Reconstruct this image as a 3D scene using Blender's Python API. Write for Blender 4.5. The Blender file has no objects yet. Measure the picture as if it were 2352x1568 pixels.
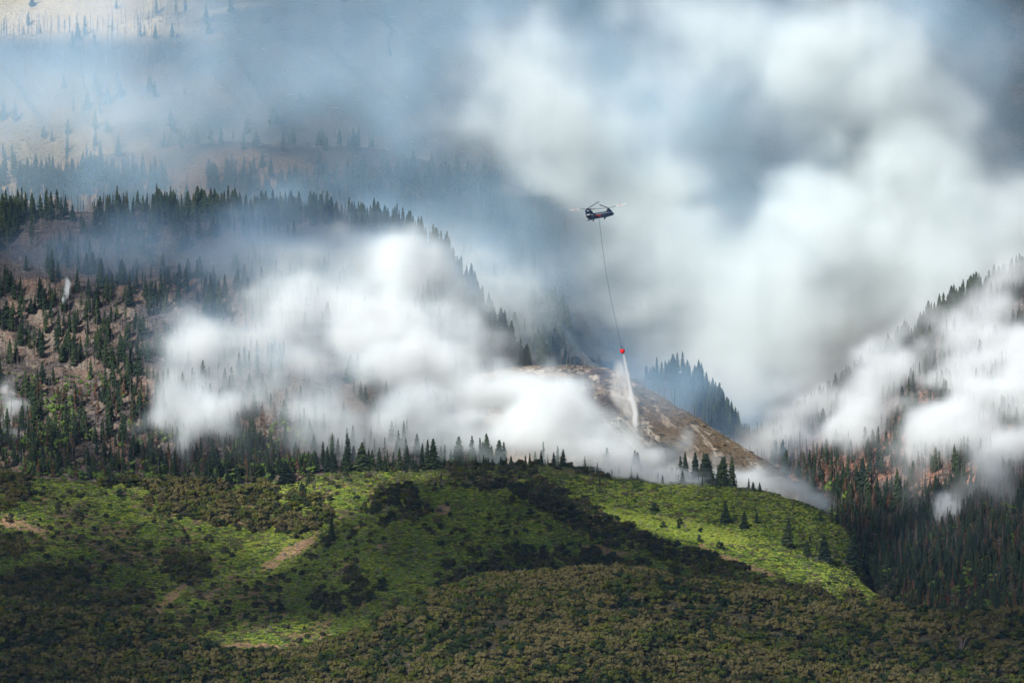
import bpy, bmesh, math, random, time
import numpy as np
from mathutils import Vector, Matrix, Euler
T0 = time.time()
random.seed(7); RNG = np.random.default_rng(7)
sc = bpy.context.scene
COL = sc.collection
PI = math.pi

# ------------------------------------------------------------------ camera, sky, sun, exposure
cam = bpy.data.cameras.new('camera'); camo = bpy.data.objects.new('camera', cam)
COL.objects.link(camo); sc.camera = camo
camo.location = (0, 0, 0); camo.rotation_euler = (PI/2, 0, 0)
cam.sensor_width = 36; cam.lens = 230; cam.clip_start = 1; cam.clip_end = 20000
TAN = 18/230                                   # half width of the view per metre of distance
SUN_ELEV, SUN_AZ = math.radians(38), math.radians(-148)      # azimuth measured from +Y (away from camera), negative is to the left
SUN_DIR = Vector((math.sin(SUN_AZ)*math.cos(SUN_ELEV), math.cos(SUN_AZ)*math.cos(SUN_ELEV), math.sin(SUN_ELEV)))
world = bpy.data.worlds.new('World'); sc.world = world; world.use_nodes = True
wn = world.node_tree
sky = wn.nodes.new('ShaderNodeTexSky'); sky.sky_type = 'NISHITA'; sky.sun_disc = False
sky.sun_elevation = SUN_ELEV; sky.sun_rotation = SUN_AZ
wn.links.new(sky.outputs[0], wn.nodes['Background'].inputs[0])
wn.nodes['Background'].inputs[1].default_value = 0.055
sun = bpy.data.lights.new('sun', 'SUN'); sun.energy = 5.0; sun.angle = math.radians(0.5); sun.color = (1, .985, .955)
suno = bpy.data.objects.new('sun', sun); COL.objects.link(suno)
suno.rotation_euler = SUN_DIR.to_track_quat('Z', 'Y').to_euler(); suno.location = (0, 3500, 900)
sc.view_settings.view_transform = 'Standard'; sc.view_settings.look = 'None'
sc.view_settings.exposure = 0.40; sc.view_settings.gamma = 1
cy = sc.cycles
cy.max_bounces = 9; cy.diffuse_bounces = 2; cy.glossy_bounces = 1; cy.transmission_bounces = 1
cy.volume_bounces = 6; cy.transparent_max_bounces = 12
cy.use_adaptive_sampling = True; cy.adaptive_threshold = 0.03; cy.use_denoising = True
cy.sample_clamp_indirect = 4

# ------------------------------------------------------------------ numpy noise
TAB = np.random.default_rng(3).random((64, 64, 64)).astype(np.float32)
def vnoise(x, y, z):
    xi = np.floor(x).astype(np.int32); yi = np.floor(y).astype(np.int32); zi = np.floor(z).astype(np.int32)
    fx = x-xi; fy = y-yi; fz = z-zi
    fx = fx*fx*(3-2*fx); fy = fy*fy*(3-2*fy); fz = fz*fz*(3-2*fz)
    x0 = xi & 63; y0 = yi & 63; z0 = zi & 63; x1 = (x0+1) & 63; y1 = (y0+1) & 63; z1 = (z0+1) & 63
    a = TAB[x0, y0, z0]*(1-fx)+TAB[x1, y0, z0]*fx
    b = TAB[x0, y1, z0]*(1-fx)+TAB[x1, y1, z0]*fx
    c = TAB[x0, y0, z1]*(1-fx)+TAB[x1, y0, z1]*fx
    d = TAB[x0, y1, z1]*(1-fx)+TAB[x1, y1, z1]*fx
    return (a*(1-fy)+b*fy)*(1-fz)+(c*(1-fy)+d*fy)*fz
def fbm(x, y, z, oct=4, gain=.5, seed=0.0, billow=False):
    s = 0; a = 1; t = 0; f = 1
    for k in range(oct):
        n = vnoise(x*f+seed+k*17.3, y*f+seed*1.7+k*5.1, z*f+seed*.3+k*9.7)
        if billow: n = np.abs(n*2-1)
        s = s+a*n; t += a; a *= gain; f *= 2.03
    return s/t
def sstep(a, b, x):
    t = np.clip((x-a)/(b-a), 0, 1); return t*t*(3-2*t)

# ------------------------------------------------------------------ terrain: one sheet
# ridges are laid down from a survey table: bearing and elevation of each crest, and its distance
def bear(X): return (X-1176)/1176*TAN
def elev(Y): return (784-Y)/1176*TAN
LAY = {
 'A': dict(d=3300, f=.25, b=.20, r=12, n=5.0, p=[(-1500,1380),(-200,1388),(0,1392),(400,1460),(560,1508),(700,1506),(850,1456),(1000,1375),(1150,1335),(1400,1320),(1700,1365),(2000,1408),(2352,1415),(2600,1400),(4000,1380)]),
 'B': dict(d=3480, f=.47, b=.35, r=16, n=6.0, p=[(-600,1800),(200,1520),(470,1437),(600,1355),(700,1285),(800,1192),(880,1135),(960,1122),(1030,1118),(1150,1124),(1250,1156),(1350,1200),(1500,1245),(1700,1305),(1850,1365),(2000,1425),(2500,1700)]),
 'C': dict(d=3600, f=.33, b=.32, r=18, n=3.5, p=[(500,1250),(900,1170),(1100,1165),(1300,1155),(1400,1165),(1500,1184),(1600,1202),(1700,1226),(1800,1259),(1900,1300),(1950,1318),(1990,1350),(2100,1430),(2500,1700)]),
 'D': dict(d=3700, f=.235, b=.45, r=14, n=7.0, p=[(-1500,1040),(-200,1085),(0,1090),(150,1094),(300,1102),(500,1104),(640,1094),(720,1083),(800,1074),(1000,1074),(1200,1068),(1260,1068),(1350,1082),(1500,1106),(1640,1115),(1750,1127),(1850,1158),(1900,1178),(1950,1228),(1975,1300),(2010,1420),(2200,1700)]),
 'E': dict(d=4010, f=.50, b=.5, r=16, n=7.0, p=[(-1500,420),(-200,478),(0,484),(200,488),(400,490),(600,491),(700,500),(850,512),(1000,565),(1080,660),(1180,810),(1280,930),(1450,1020),(1600,1080),(1800,1150),(2300,1400)]),
 'G': dict(d=3860, f=.62, b=.60, r=8, n=2.5, p=[(700,1180),(950,960),(1080,865),(1150,846),(1250,838),(1380,842),(1440,862),(1550,930),(1640,984),(1700,1022),(1800,1080),(2000,1300)]),
 'H': dict(d=3960, f=.60, b=.5, r=10, n=5.0, p=[(1200,1100),(1400,905),(1500,868),(1560,850),(1610,880),(1660,935),(1700,1000),(1760,1060),(1900,1200)]),
 'I': dict(d=4000, f=.37, b=.5, r=10, n=6.0, p=[(1300,1250),(1500,1105),(1600,1068),(1680,1046),(1760,1018),(1850,965),(1950,890),(2050,812),(2150,735),(2250,682),(2352,642),(2600,540),(4000,200)]),
 'F': dict(d=4320, f=.50, b=.2, r=20, n=10.0, p=[(-1500,300),(-200,405),(0,385),(200,360),(500,330),(850,338),(1100,400),(1300,480),(1600,620),(2400,700),(4000,600)]),
 'K': dict(d=4720, f=.60, b=.12, r=20, n=12.0, p=[(-1500,120),(-200,118),(0,84),(200,74),(400,28),(600,5),(900,-20),(1300,-90),(1800,-180),(2400,-220),(4000,-300)]),
 'J': dict(d=5300, f=.49, b=.3, r=30, n=14.0, p=[(-1500,-500),(0,-520),(1200,-600),(2400,-620),(4000,-560)]),
}
ORDER = list(LAY)
def crest_x(L):
    d = L['d']; return np.array([bear(p[0])*d for p in L['p']]), np.array([elev(p[1])*d for p in L['p']])
def smooth_interp(x, xs, zs):
    w = 6.0
    return (np.interp(x-w, xs, zs)+2*np.interp(x, xs, zs)+np.interp(x+w, xs, zs))/4
def height(x, y):
    best = np.full(x.shape, -262.0); owner = np.full(x.shape, -1)
    for k, nme in enumerate(ORDER):
        L = LAY[nme]; xs, zs = crest_x(L)
        dd = L['d']+(0 if nme in 'JK' else 14*np.sin(x/70.0+k))
        if nme == 'I': dd = 4000-.42*np.clip(230-x, -60, 320)
        zc = smooth_interp(x, xs, zs)
        t = y-dd; r = L['r']
        z = zc-np.where(t < 0, L['f'], L['b'])*(np.sqrt(t*t+r*r)-r)
        amp = L['n']*np.clip(np.abs(t)/70.0, .12, 1)*(.6 if nme in 'JK' else 1)
        z = z+amp*2*(fbm(x/60, y/60, x*0+k*3.1, 4, .5)-.5)
        z = z+amp*.9*(1-2*fbm((x+.4*y)/38, y/110, x*0+k, 3, .5, billow=True)) if nme in 'EIFKGH' else z
        kk = 7.0
        h = np.clip(.5+.5*(z-best)/kk, 0, 1)
        owner = np.where(z > best, k, owner)
        best = best*(1-h)+z*h+kk*h*(1-h)*.5
    return best, owner
UE = .0875
us = np.concatenate([np.linspace(-.30, -.102, 14), np.linspace(-.095, .095, 500), np.linspace(.102, .30, 14)])
ys = np.concatenate([np.linspace(-200, 2900, 14), np.linspace(3000, 3120, 10), np.arange(3126, 4120, 2.0), np.arange(4123, 5330, 4.0), np.linspace(5350, 7000, 16)])
U, Yg = np.meshgrid(us, ys)
XG = np.where(Yg < 600, U*600, U*Yg)
ZG, OWN = height(XG, Yg)
ZG = ZG+.5*(fbm(XG/7, Yg/7, XG*0, 3)-.5)*sstep(3000, 3150, Yg)*3
NR, NC = XG.shape
ycl = np.maximum(Yg, 1)
PX = 1176+XG/ycl/TAN*1176; PY = 784-ZG/ycl/TAN*1176      # where each ground point is seen in the survey photograph
run = np.maximum.accumulate(np.where(Yg > 500, ZG/ycl, -9), axis=0)
VIS = (ZG/ycl) >= run-.0006
SL = np.where(Yg > 500, ZG/ycl, -9)
def ground_z(x, y):
    u = np.asarray(x)/np.asarray(y)
    c = np.interp(u, us, np.arange(NC)); r = np.interp(y, ys, np.arange(NR))
    c0 = np.clip(np.floor(c).astype(int), 0, NC-2); r0 = np.clip(np.floor(r).astype(int), 0, NR-2)
    fc = c-c0; fr = r-r0
    return (ZG[r0, c0]*(1-fc)+ZG[r0, c0+1]*fc)*(1-fr)+(ZG[r0+1, c0]*(1-fc)+ZG[r0+1, c0+1]*fc)*fr
def hit(X, Y, dmin=3000):
    """distance at which the sight line (X,Y) first meets the ground"""
    u = bear(X); v = elev(Y); c = np.interp(u, us, np.arange(NC)); c0 = int(min(NC-2, max(0, math.floor(c)))); f = c-c0
    col = SL[:, c0]*(1-f)+SL[:, c0+1]*f
    ok = np.nonzero((col >= v) & (ys >= dmin))[0]
    if not len(ok): return 5200.0
    r = ok[0]
    if r == 0: return ys[0]
    a, b = col[r-1], col[r]
    t = 0 if b <= a else np.clip((v-a)/(b-a), 0, 1)
    return float(ys[r-1]+t*(ys[r]-ys[r-1]))
def at(X, Y, d): return Vector((bear(X)*d, d, elev(Y)*d))
def inpoly(px, py, poly):
    c = np.zeros(px.shape, bool); n = len(poly)
    for i in range(n):
        x1, y1 = poly[i]; x2, y2 = poly[(i+1) % n]
        if y1 == y2: continue
        k = ((y1 > py) != (y2 > py)) & (px < (x2-x1)*(py-y1)/(y2-y1)+x1)
        c ^= k
    return c
def soft(px, py, poly, w=14, sd=0.0):
    """polygon membership with a ragged edge"""
    j = (fbm(px/40, py/40, px*0+sd, 3)-.5)*w*3
    k = (fbm(px/40, py/40, px*0+sd+7, 3)-.5)*w*3
    return inpoly(px+j, py+k, poly)

# ------------------------------------------------------------------ materials
def mat(name, rough=.9):
    m = bpy.data.materials.new(name); m.use_nodes = True
    b = m.node_tree.nodes['Principled BSDF']; b.inputs['Roughness'].default_value = rough
    b.inputs['Specular IOR Level'].default_value = .15
    return m, m.node_tree, b
def varied(name, cols, scale=.5, rough=.9, rnd=True, noise=.45):
    """diffuse material whose colour wanders between cols per instance and inside each one"""
    m, t, b = mat(name, rough)
    ramp = t.nodes.new('ShaderNodeValToRGB'); el = ramp.color_ramp.elements
    while len(el) < len(cols): el.new(.5)
    for i, c in enumerate(cols): el[i].position = i/(len(cols)-1); el[i].color = (*c, 1)
    tc = t.nodes.new('ShaderNodeNewGeometry')
    nz = t.nodes.new('ShaderNodeTexNoise'); nz.inputs['Scale'].default_value = scale; nz.inputs['Detail'].default_value = 3
    t.links.new(tc.outputs['Position'], nz.inputs['Vector'])
    oi = t.nodes.new('ShaderNodeObjectInfo')
    mx = t.nodes.new('ShaderNodeMath'); mx.operation = 'MULTIPLY_ADD'; mx.inputs[1].default_value = noise*2.2; mx.inputs[2].default_value = -.3
    t.links.new(nz.outputs['Fac'], mx.inputs[0])
    ad = t.nodes.new('ShaderNodeMath'); ad.operation = 'MULTIPLY_ADD'; ad.inputs[1].default_value = .75 if rnd else 0
    t.links.new(oi.outputs['Random'], ad.inputs[0]); t.links.new(mx.outputs[0], ad.inputs[2])
    t.links.new(ad.outputs[0], ramp.inputs[0]); t.links.new(ramp.outputs[0], b.inputs['Base Color'])
    return m
def flat(name, c, rough=.6, metal=0):
    m, t, b = mat(name, rough)
    nz = t.nodes.new('ShaderNodeTexNoise'); nz.inputs['Scale'].default_value = 1.5
    mx = t.nodes.new('ShaderNodeMix'); mx.data_type = 'RGBA'
    mx.inputs[6].default_value = (*[k*.8 for k in c], 1); mx.inputs[7].default_value = (*[min(1, k*1.15) for k in c], 1)
    t.links.new(nz.outputs['Fac'], mx.inputs[0]); t.links.new(mx.outputs[2], b.inputs['Base Color'])
    b.inputs['Metallic'].default_value = metal
    return m
M = {}
M['needle'] = varied('conifer_needles', [(.012,.022,.016),(.02,.036,.02),(.03,.05,.02),(.045,.062,.026)], .25)
M['scorched'] = varied('scorched_needles', [(.05,.028,.018),(.10,.05,.028),(.16,.085,.045)], .3)
M['bark'] = varied('bark', [(.05,.038,.03),(.10,.08,.065)], 1)
M['char'] = varied('charred_wood', [(.02,.018,.02),(.06,.05,.045),(.16,.14,.12)], .4)
M['pale'] = varied('bleached_wood', [(.25,.22,.19),(.5,.45,.4)], .6)
M['oak'] = varied('oak_leaves', [(.005,.014,.006),(.016,.028,.008),(.038,.032,.014),(.022,.040,.008),(.050,.040,.017),(.044,.064,.009),(.072,.076,.012),(.10,.085,.032)], .022, noise=.8)
M['oakdark'] = varied('dark_oak_leaves', [(.010,.020,.010),(.026,.034,.014),(.06,.048,.024)], .12)
M['juniper'] = varied('juniper_leaves', [(.008,.020,.006),(.020,.034,.009)], .2)
M['aspen'] = varied('aspen_leaves', [(.05,.09,.02),(.10,.16,.03),(.13,.19,.05)], .2)
M['scrub'] = varied('green_scrub_leaves', [(.035,.070,.014),(.065,.115,.018),(.11,.17,.022),(.17,.235,.026),(.25,.28,.045)], .03, noise=.75)
M['scrubdark'] = varied('deep_green_scrub_leaves', [(.010,.028,.008),(.03,.06,.012),(.07,.10,.02),(.09,.08,.035)], .05, noise=.6)
M['twig'] = varied('grey_twigs', [(.12,.10,.095),(.24,.20,.18)], .4)
M['brown'] = varied('dry_brush', [(.05,.042,.032),(.10,.08,.055),(.15,.125,.07)], .1)

# ------------------------------------------------------------------ object helpers
def link(name, me, parent=None, mats=()):
    for m in mats: me.materials.append(m)
    o = bpy.data.objects.new(name, me); COL.objects.link(o)
    if parent: o.parent = parent
    return o
def tag(o, label=None, cat=None, group=None, kind=None):
    if label: o['label'] = label
    if cat: o['category'] = cat
    if group: o['group'] = group
    if kind: o['kind'] = kind
    return o
def empty(name, loc=(0,0,0)):
    o = bpy.data.objects.new(name, None); COL.objects.link(o); o.location = loc; return o
def mesh(name, V, F, mi=None, smooth=False):
    me = bpy.data.meshes.new(name); me.from_pydata(V, [], F)
    if mi is not None: me.polygons.foreach_set('material_index', np.array(mi, np.int32))
    if smooth: me.polygons.foreach_set('use_smooth', np.ones(len(F), bool))
    me.update(); return me

# ------------------------------------------------------------------ ground sheet with its own colours (soil, ash, litter, grass)
SOIL = np.array((.25,.155,.09)); TAN_ = np.array((.32,.25,.18)); ASH = np.array((.07,.058,.058)); LIT = np.array((.055,.05,.03))
GRN = np.array((.075,.115,.018)); LIME = np.array((.20,.25,.035)); REDL = np.array((.36,.15,.085)); PALE = np.array((.34,.30,.25)); BLK = np.array((.03,.028,.028))
C = np.zeros((NR, NC, 3))+LIT
own = {n: OWN == i for i, n in enumerate(ORDER)}
n1 = fbm(XG/22, Yg/22, XG*0+1, 4); n2 = fbm(XG/6, Yg/6, XG*0+5, 3); n3 = fbm(XG/60, Yg/60, XG*0+9, 3)
def paint(mask, col, amt=1.0):
    a = (mask*amt)[..., None]; C[:] = C*(1-a)+col*a
for n in 'BCD': paint(own[n], GRN)
paint(own['C'], LIME, .75)
paint(own['D'], SOIL*.75, sstep(.52, .62, n2*.5+n1*.5)*(PX < 1000))
paint(own['B'] & (PY > 1150), SOIL, sstep(.60, .68, n2*.5+n1*.5)*.8)
for n in 'E': paint(own[n], TAN_*.25+ASH*.45+np.array((.045,.018,.010))); paint(own[n], ASH, sstep(.38, .55, n1)); paint(own[n], BLK*2.0, sstep(.52, .66, n2)*.6)
paint(own['E'] & (PY > 620), PALE*.4+SOIL*.2, sstep(.54, .64, n2)*.8)
paint(own['E'] & (PY < 640), ASH*.7, .85); paint(own['E'] & (PX > 700), ASH*.7, .7)
paint(own['G'], TAN_*.62+ASH*.3); paint(own['G'], ASH, sstep(.45, .6, n1)); paint(own['G'], np.array((.15,.115,.075)), sstep(.45,.6,n3)*(PX > 1420))
paint(own['G'], PALE*1.1, sstep(.66, .70, n2))
paint(own['H'], ASH*.5)
paint(own['I'], ASH*1.1+TAN_*.15); paint(own['I'], REDL*.7+TAN_*.15, sstep(.40, .55, n1)*sstep(820, 960, PY)*sstep(1700, 1800, PX)*.9); paint(own['I'], ASH*.9, sstep(.5, .6, n2)*.7)
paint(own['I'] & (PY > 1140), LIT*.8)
for n in 'FKJ': paint(own[n], np.array((.040,.042,.044))); paint(own[n], np.array((.018,.024,.024)), sstep(.42, .58, n1)*.8)
paint(own['F'] | own['K'], np.array((.17,.13,.09)), (sstep(1150, 300, PX+(n1-.5)*700)*sstep(330, 420, PY+(n3-.5)*160)).clip(0, 1)*.75)
paint(own['F'] | own['K'], np.array((.21,.18,.12)), sstep(520, 60, PX+(n1-.5)*500)*sstep(60, 300, PY+(n3-.5)*200)*.6)
paint(own['J'] | own['K'], np.array((.32,.29,.20)), sstep(620, 200, PX+(n1-.5)*300)*sstep(110, 60, PY))
# bare tracks and clearings
BARE = [[(600,1295),(640,1270),(690,1240),(725,1218),(722,1238),(700,1262),(650,1285),(632,1310),(600,1310)],
        [(300,1440),(330,1405),(380,1370),(430,1330),(480,1300),(484,1310),(440,1345),(390,1385),(345,1425),(310,1450)],
        [(0,1185),(30,1180),(70,1205),(120,1225),(110,1240),(50,1225),(0,1205)],
        [(1325,1248),(1370,1252),(1400,1262),(1440,1275),(1430,1282),(1380,1275),(1340,1262)],
        [(1600,1245),(1650,1270),(1720,1292),(1760,1310),(1785,1325),(1775,1330),(1700,1305),(1640,1280),(1600,1258)],
        [(780,1185),(795,1190),(790,1200),(770,1192)],
        [(1000,1165),(1030,1160),(1025,1185),(1000,1182)],[(1780,1340),(1870,1350),(1960,1385),(1900,1380),(1800,1358)],
        [(490,1470),(560,1478),(640,1470),(650,1485),(560,1492),(500,1485)]]
for i, p in enumerate(BARE): paint(soft(PX, PY, p, 8, i) & (Yg < 3720), SOIL*1.15, .9)
paint(soft(PX, PY, [(1410,1062),(1620,1062),(1640,1100),(1560,1108),(1430,1098)], 8, 3) & (Yg < 3720), BLK, .85)   # charred patch on the ridge
idx = (np.arange(NR-1)[:, None]*NC+np.arange(NC-1)[None, :]).ravel()
faces = np.stack([idx, idx+1, idx+NC+1, idx+NC], 1)
me = bpy.data.meshes.new('ground')
me.vertices.add(NR*NC); me.vertices.foreach_set('co', np.stack([XG, Yg, ZG], -1).astype(np.float32).ravel())
me.loops.add(faces.size); me.loops.foreach_set('vertex_index', faces.astype(np.int32).ravel())
me.polygons.add(len(faces)); me.polygons.foreach_set('loop_start', np.arange(len(faces), dtype=np.int32)*4)
me.update(calc_edges=True); me.polygons.foreach_set('use_smooth', np.ones(len(faces), bool))
ca = me.attributes.new('soil', 'FLOAT_COLOR', 'POINT')
ca.data.foreach_set('color', np.concatenate([np.clip(C, 0, 1), np.ones((NR, NC, 1))], -1).astype(np.float32).ravel())
gm, gt, gb = mat('ground_soil', 1)
at_ = gt.nodes.new('ShaderNodeAttribute'); at_.attribute_name = 'soil'
geo = gt.nodes.new('ShaderNodeNewGeometry')
nz = gt.nodes.new('ShaderNodeTexNoise'); nz.inputs['Scale'].default_value = .6; nz.inputs['Detail'].default_value = 6
gt.links.new(geo.outputs['Position'], nz.inputs['Vector'])
mr = gt.nodes.new('ShaderNodeMapRange'); mr.inputs[1].default_value = .35; mr.inputs[2].default_value = .65; mr.inputs[3].default_value = .55; mr.inputs[4].default_value = 1.35
gt.links.new(nz.outputs['Fac'], mr.inputs[0])
vm = gt.nodes.new('ShaderNodeVectorMath'); vm.operation = 'SCALE'
gt.links.new(at_.outputs['Color'], vm.inputs[0]); gt.links.new(mr.outputs[0], vm.inputs['Scale']); gt.links.new(vm.outputs[0], gb.inputs['Base Color'])
bp = gt.nodes.new('ShaderNodeBump'); bp.inputs['Distance'].default_value = 1.2; bp.inputs['Strength'].default_value = .8
gt.links.new(nz.outputs['Fac'], bp.inputs['Height']); gt.links.new(bp.outputs[0], gb.inputs['Normal'])
gro = link('ground', me, mats=[gm]); tag(gro, 'hills and burnt mountainside with bare soil, ash and grass', 'hillside', kind='structure')
print('terrain', NR, NC, time.time()-T0)

# ------------------------------------------------------------------ vegetation meshes (heights normalised to 1)
def conifer(seed, w=.17, gap=.04, full=1.0, low=.08, rag=.25, step=.042):
    r = random.Random(seed); V = []; F = []
    z = low; lean = r.uniform(-.02, .02)
    while z < .985:
        prof = (1-z)**.68*w*1.12*(1 if z > low+.12 else .55+.45*(z-low)/.12)
        n = max(5, int(9*full*(.45+.55*(1-z))))
        a0 = r.random()*6.3
        for k in range(n):
            if r.random() < gap: continue
            a = a0+k*2*PI/n+r.uniform(-.3, .3); L = prof*(1+r.uniform(-rag, rag))*1.05+.008
            zz = z+r.uniform(-.012, .012); dx, dy = math.cos(a), math.sin(a); droop = L*r.uniform(.25, .6)
            hw = L*r.uniform(.30, .46)+.004; cx = lean*z
            b = len(V)
            V += [(cx, 0, zz+.014), (cx+dx*L*.55-dy*hw, dy*L*.55+dx*hw, zz-droop*.45), (cx+dx*L, dy*L, zz-droop),
                  (cx+dx*L*.55+dy*hw, dy*L*.55-dx*hw, zz-droop*.45), (cx+dx*L*.6, dy*L*.6, zz-droop*.2-.03-.05*L)]
            F += [(b, b+1, b+2), (b, b+2, b+3), (b+1, b+4, b+3)]
        z += step*(.65+.5*(1-z))*r.uniform(.8, 1.2)
    b = len(V); V += [(lean, 0, 1.0), (lean+.012, 0, .94), (lean-.008, .01, .94), (lean-.006, -.01, .94)]
    F += [(b, b+1, b+2), (b, b+2, b+3), (b, b+3, b+1)]
    return V, F
def tube(V, F, p, q, r0, r1, n=5):
    p = Vector(p); q = Vector(q); d = (q-p).normalized(); u = d.orthogonal().normalized(); w = d.cross(u); b = len(V)
    for c, r in ((p, r0), (q, r1)):
        for k in range(n):
            a = 2*PI*k/n; V.append(tuple(c+u*math.cos(a)*r+w*math.sin(a)*r))
    for k in range(n): F.append((b+k, b+(k+1) % n, b+n+(k+1) % n, b+n+k))
    F.append(tuple(b+n+k for k in range(n)))
def trunk_mesh(h=1.0, r=.016):
    V = []; F = []; tube(V, F, (0, 0, -.06), (0, 0, h*.5), r, r*.7); tube(V, F, (0, 0, h*.5), (0, 0, h*.96), r*.7, r*.2); return V, F
def snag(seed, nb=14, burnt=True):
    r = random.Random(seed); V = []; F = []
    lx = r.uniform(-.05, .05); tube(V, F, (0, 0, -.05), (lx*.5, 0, .5), .013, .010); tube(V, F, (lx*.5, 0, .5), (lx, .01, 1), .010, .004)
    for k in range(nb):
        z = r.uniform(.25, .97); a = r.random()*6.3; L = (1.05-z)*.20*r.uniform(.3, 1)+.02
        tube(V, F, (lx*z, 0, z), (lx*z+math.cos(a)*L, math.sin(a)*L, z+r.uniform(-.3, .35)*L), .004, .0015, 3)
        if r.random() < .4:
            tube(V, F, (lx*z+math.cos(a)*L*.6, math.sin(a)*L*.6, z), (lx*z+math.cos(a+.6)*L, math.sin(a+.6)*L, z+.03), .0025, .001, 3)
    return V, F
def clump(V, F, c, r, rr, n=7, flatz=1.0, sz=.16):
    """leaf faces spread through the volume of one leafy clump"""
    for k in range(n):
        th = r.random()*2*PI; ph = math.acos(r.uniform(-.35, 1)); q = rr*r.uniform(.72, 1.06)
        d = Vector((math.sin(ph)*math.cos(th), math.sin(ph)*math.sin(th), math.cos(ph)*flatz))
        p = Vector(c)+d*q; nrm = (d+Vector((r.uniform(-.7, .7), r.uniform(-.7, .7), r.uniform(-.4, .7)))).normalized()
        u = nrm.orthogonal().normalized(); w = nrm.cross(u); s = sz*r.uniform(.6, 1.3); b = len(V)
        V += [tuple(p+u*s), tuple(p-u*s*.5+w*s*.85), tuple(p-u*s*.6-w*s*.8), tuple(p+w*s*.9+u*s*.5)]
        F += [(b, b+3, b+1), (b, b+1, b+2)]
def core(V, F, c, rad, r, zs=.8):
    """rough low ball under the leaves"""
    bm = bmesh.new(); bmesh.ops.create_icosphere(bm, subdivisions=1, radius=1)
    b = len(V)
    for v in bm.verts:
        s = rad*r.uniform(.75, 1.12); V.append((c[0]+v.co.x*s, c[1]+v.co.y*s, c[2]+v.co.z*s*zs))
    for f in bm.faces: F.append(tuple(b+v.index for v in f.verts))
    bm.free()
def roundtree(seed, h=1.0, w=.62, nc=9, bot=.25, leaves=20):
    r = random.Random(seed); V = []; F = []
    for k in range(nc):
        a = r.random()*6.3; q = w*.34*math.sqrt(r.random()); z = r.uniform(bot+.12, .82)
        q *= 1.25-.7*abs(z-.5); rr = r.uniform(.15, .24)*w/.62
        c = (math.cos(a)*q*1.3, math.sin(a)*q*1.3, z*h)
        core(V, F, c, rr*.86, r, .85); clump(V, F, c, r, rr, leaves, .9, .06*w/.62)
    return V, F
def lowscrub(seed):
    r = random.Random(seed); V = []; F = []
    for k in range(6):
        a = r.random()*6.3; q = r.random()**.6*.62; rr = r.uniform(.22, .42)
        c = (math.cos(a)*q*1.25, math.sin(a)*q, rr*.25+r.uniform(0, .12)); core(V, F, c, rr*.9, r, .8); clump(V, F, c, r, rr, 10, .8, .10)
    return V, F
def bareshrub(seed, stems=9, spread=.5):
    r = random.Random(seed); V = []; F = []
    for k in range(stems):
        a = r.random()*6.3; s = r.uniform(.05, spread); p = (math.cos(a)*s*.15, math.sin(a)*s*.15, -.05); z = r.uniform(.6, 1)
        m_ = (math.cos(a)*s*.5, math.sin(a)*s*.5, z*.5); e = (math.cos(a)*s, math.sin(a)*s, z)
        tube(V, F, p, m_, .022, .014, 3); tube(V, F, m_, e, .013, .004, 3)
        for j in range(5):
            t = r.uniform(.35, .9); q = Vector(m_).lerp(Vector(e), t); b_ = a+r.uniform(-1.4, 1.4)
            tube(V, F, q, q+Vector((math.cos(b_)*.14, math.sin(b_)*.14, r.uniform(.06, .2))), .009, .003, 3)
    return V, F
def two(name, parts):
    """one mesh from several (V,F) with material slots"""
    V = []; F = []; mi = []
    for k, (v, f) in enumerate(parts):
        b = len(V); V += v; F += [tuple(b+i for i in q) for q in f]; mi += [k]*len(f)
    return mesh(name, V, F, mi)
ME = {}
CON_V = [conifer(11), conifer(12, .20, .08), conifer(13, .14, .12, rag=.35), conifer(14, .24, .03, 1.2, .04), conifer(15, .13, .3, .8, .3, .45), conifer(16, .18, .05, 1.1, .12, .3)]
TR = trunk_mesh()
for i, cv in enumerate(CON_V):
    c = mesh('crown_%d' % i, *cv); c.materials.append(M['needle']); ME['crown', i] = c
    w = two('conifer_%d' % i, [cv, TR]); w.materials.append(M['needle']); w.materials.append(M['bark']); ME['conifer', i] = w
tk = mesh('trunk', *TR); tk.materials.append(M['bark']); ME['trunk'] = tk
for i, cv in enumerate([conifer(21, .13, .45, .9, .1, .5), conifer(22, .11, .5, .8, .25, .5), conifer(23, .15, .4, .9, .2, .5)]):
    w = two('scorched_%d' % i, [cv, trunk_mesh(1, .018)]); w.materials.append(M['scorched']); w.materials.append(M['char']); ME['scorched', i] = w
for i in range(5):
    w = mesh('snag_%d' % i, *snag(31+i, 8+5*i)); w.materials.append(M['char']); ME['snag', i] = w
for i in range(5):
    for nme in ('oak', 'oakdark', 'juniper', 'aspen'):
        pr = dict(oak=dict(w=.95, bot=.02), oakdark=dict(w=.8, bot=.1), juniper=dict(w=.72, bot=0), aspen=dict(w=.6, bot=.25))[nme]
        cv = roundtree(41+i*7+len(nme), 1, nc=10, **pr)
        c = mesh(nme+'_leaves_%d' % i, *cv); c.materials.append(M[nme]); ME[nme+'_crown', i] = c
        V = []; F = []; tube(V, F, (0, 0, -.1), (.03, 0, .35), .03, .02); tube(V, F, (.03, 0, .3), (.12, .05, .6), .015, .006, 3); tube(V, F, (.03, 0, .3), (-.1, -.05, .6), .015, .006, 3)
        w = two(nme+'_%d' % i, [cv, (V, F)]); w.materials.append(M[nme]); w.materials.append(M['bark']); ME[nme, i] = w
V = []; F = []; tube(V, F, (0, 0, -.1), (.03, 0, .35), .03, .02); tube(V, F, (.03, 0, .3), (.12, .05, .6), .015, .006, 3); tube(V, F, (.03, 0, .3), (-.1, -.05, .6), .015, .006, 3)
ot = mesh('bush_trunk', V, F); ot.materials.append(M['bark']); ME['otrunk'] = ot
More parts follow.
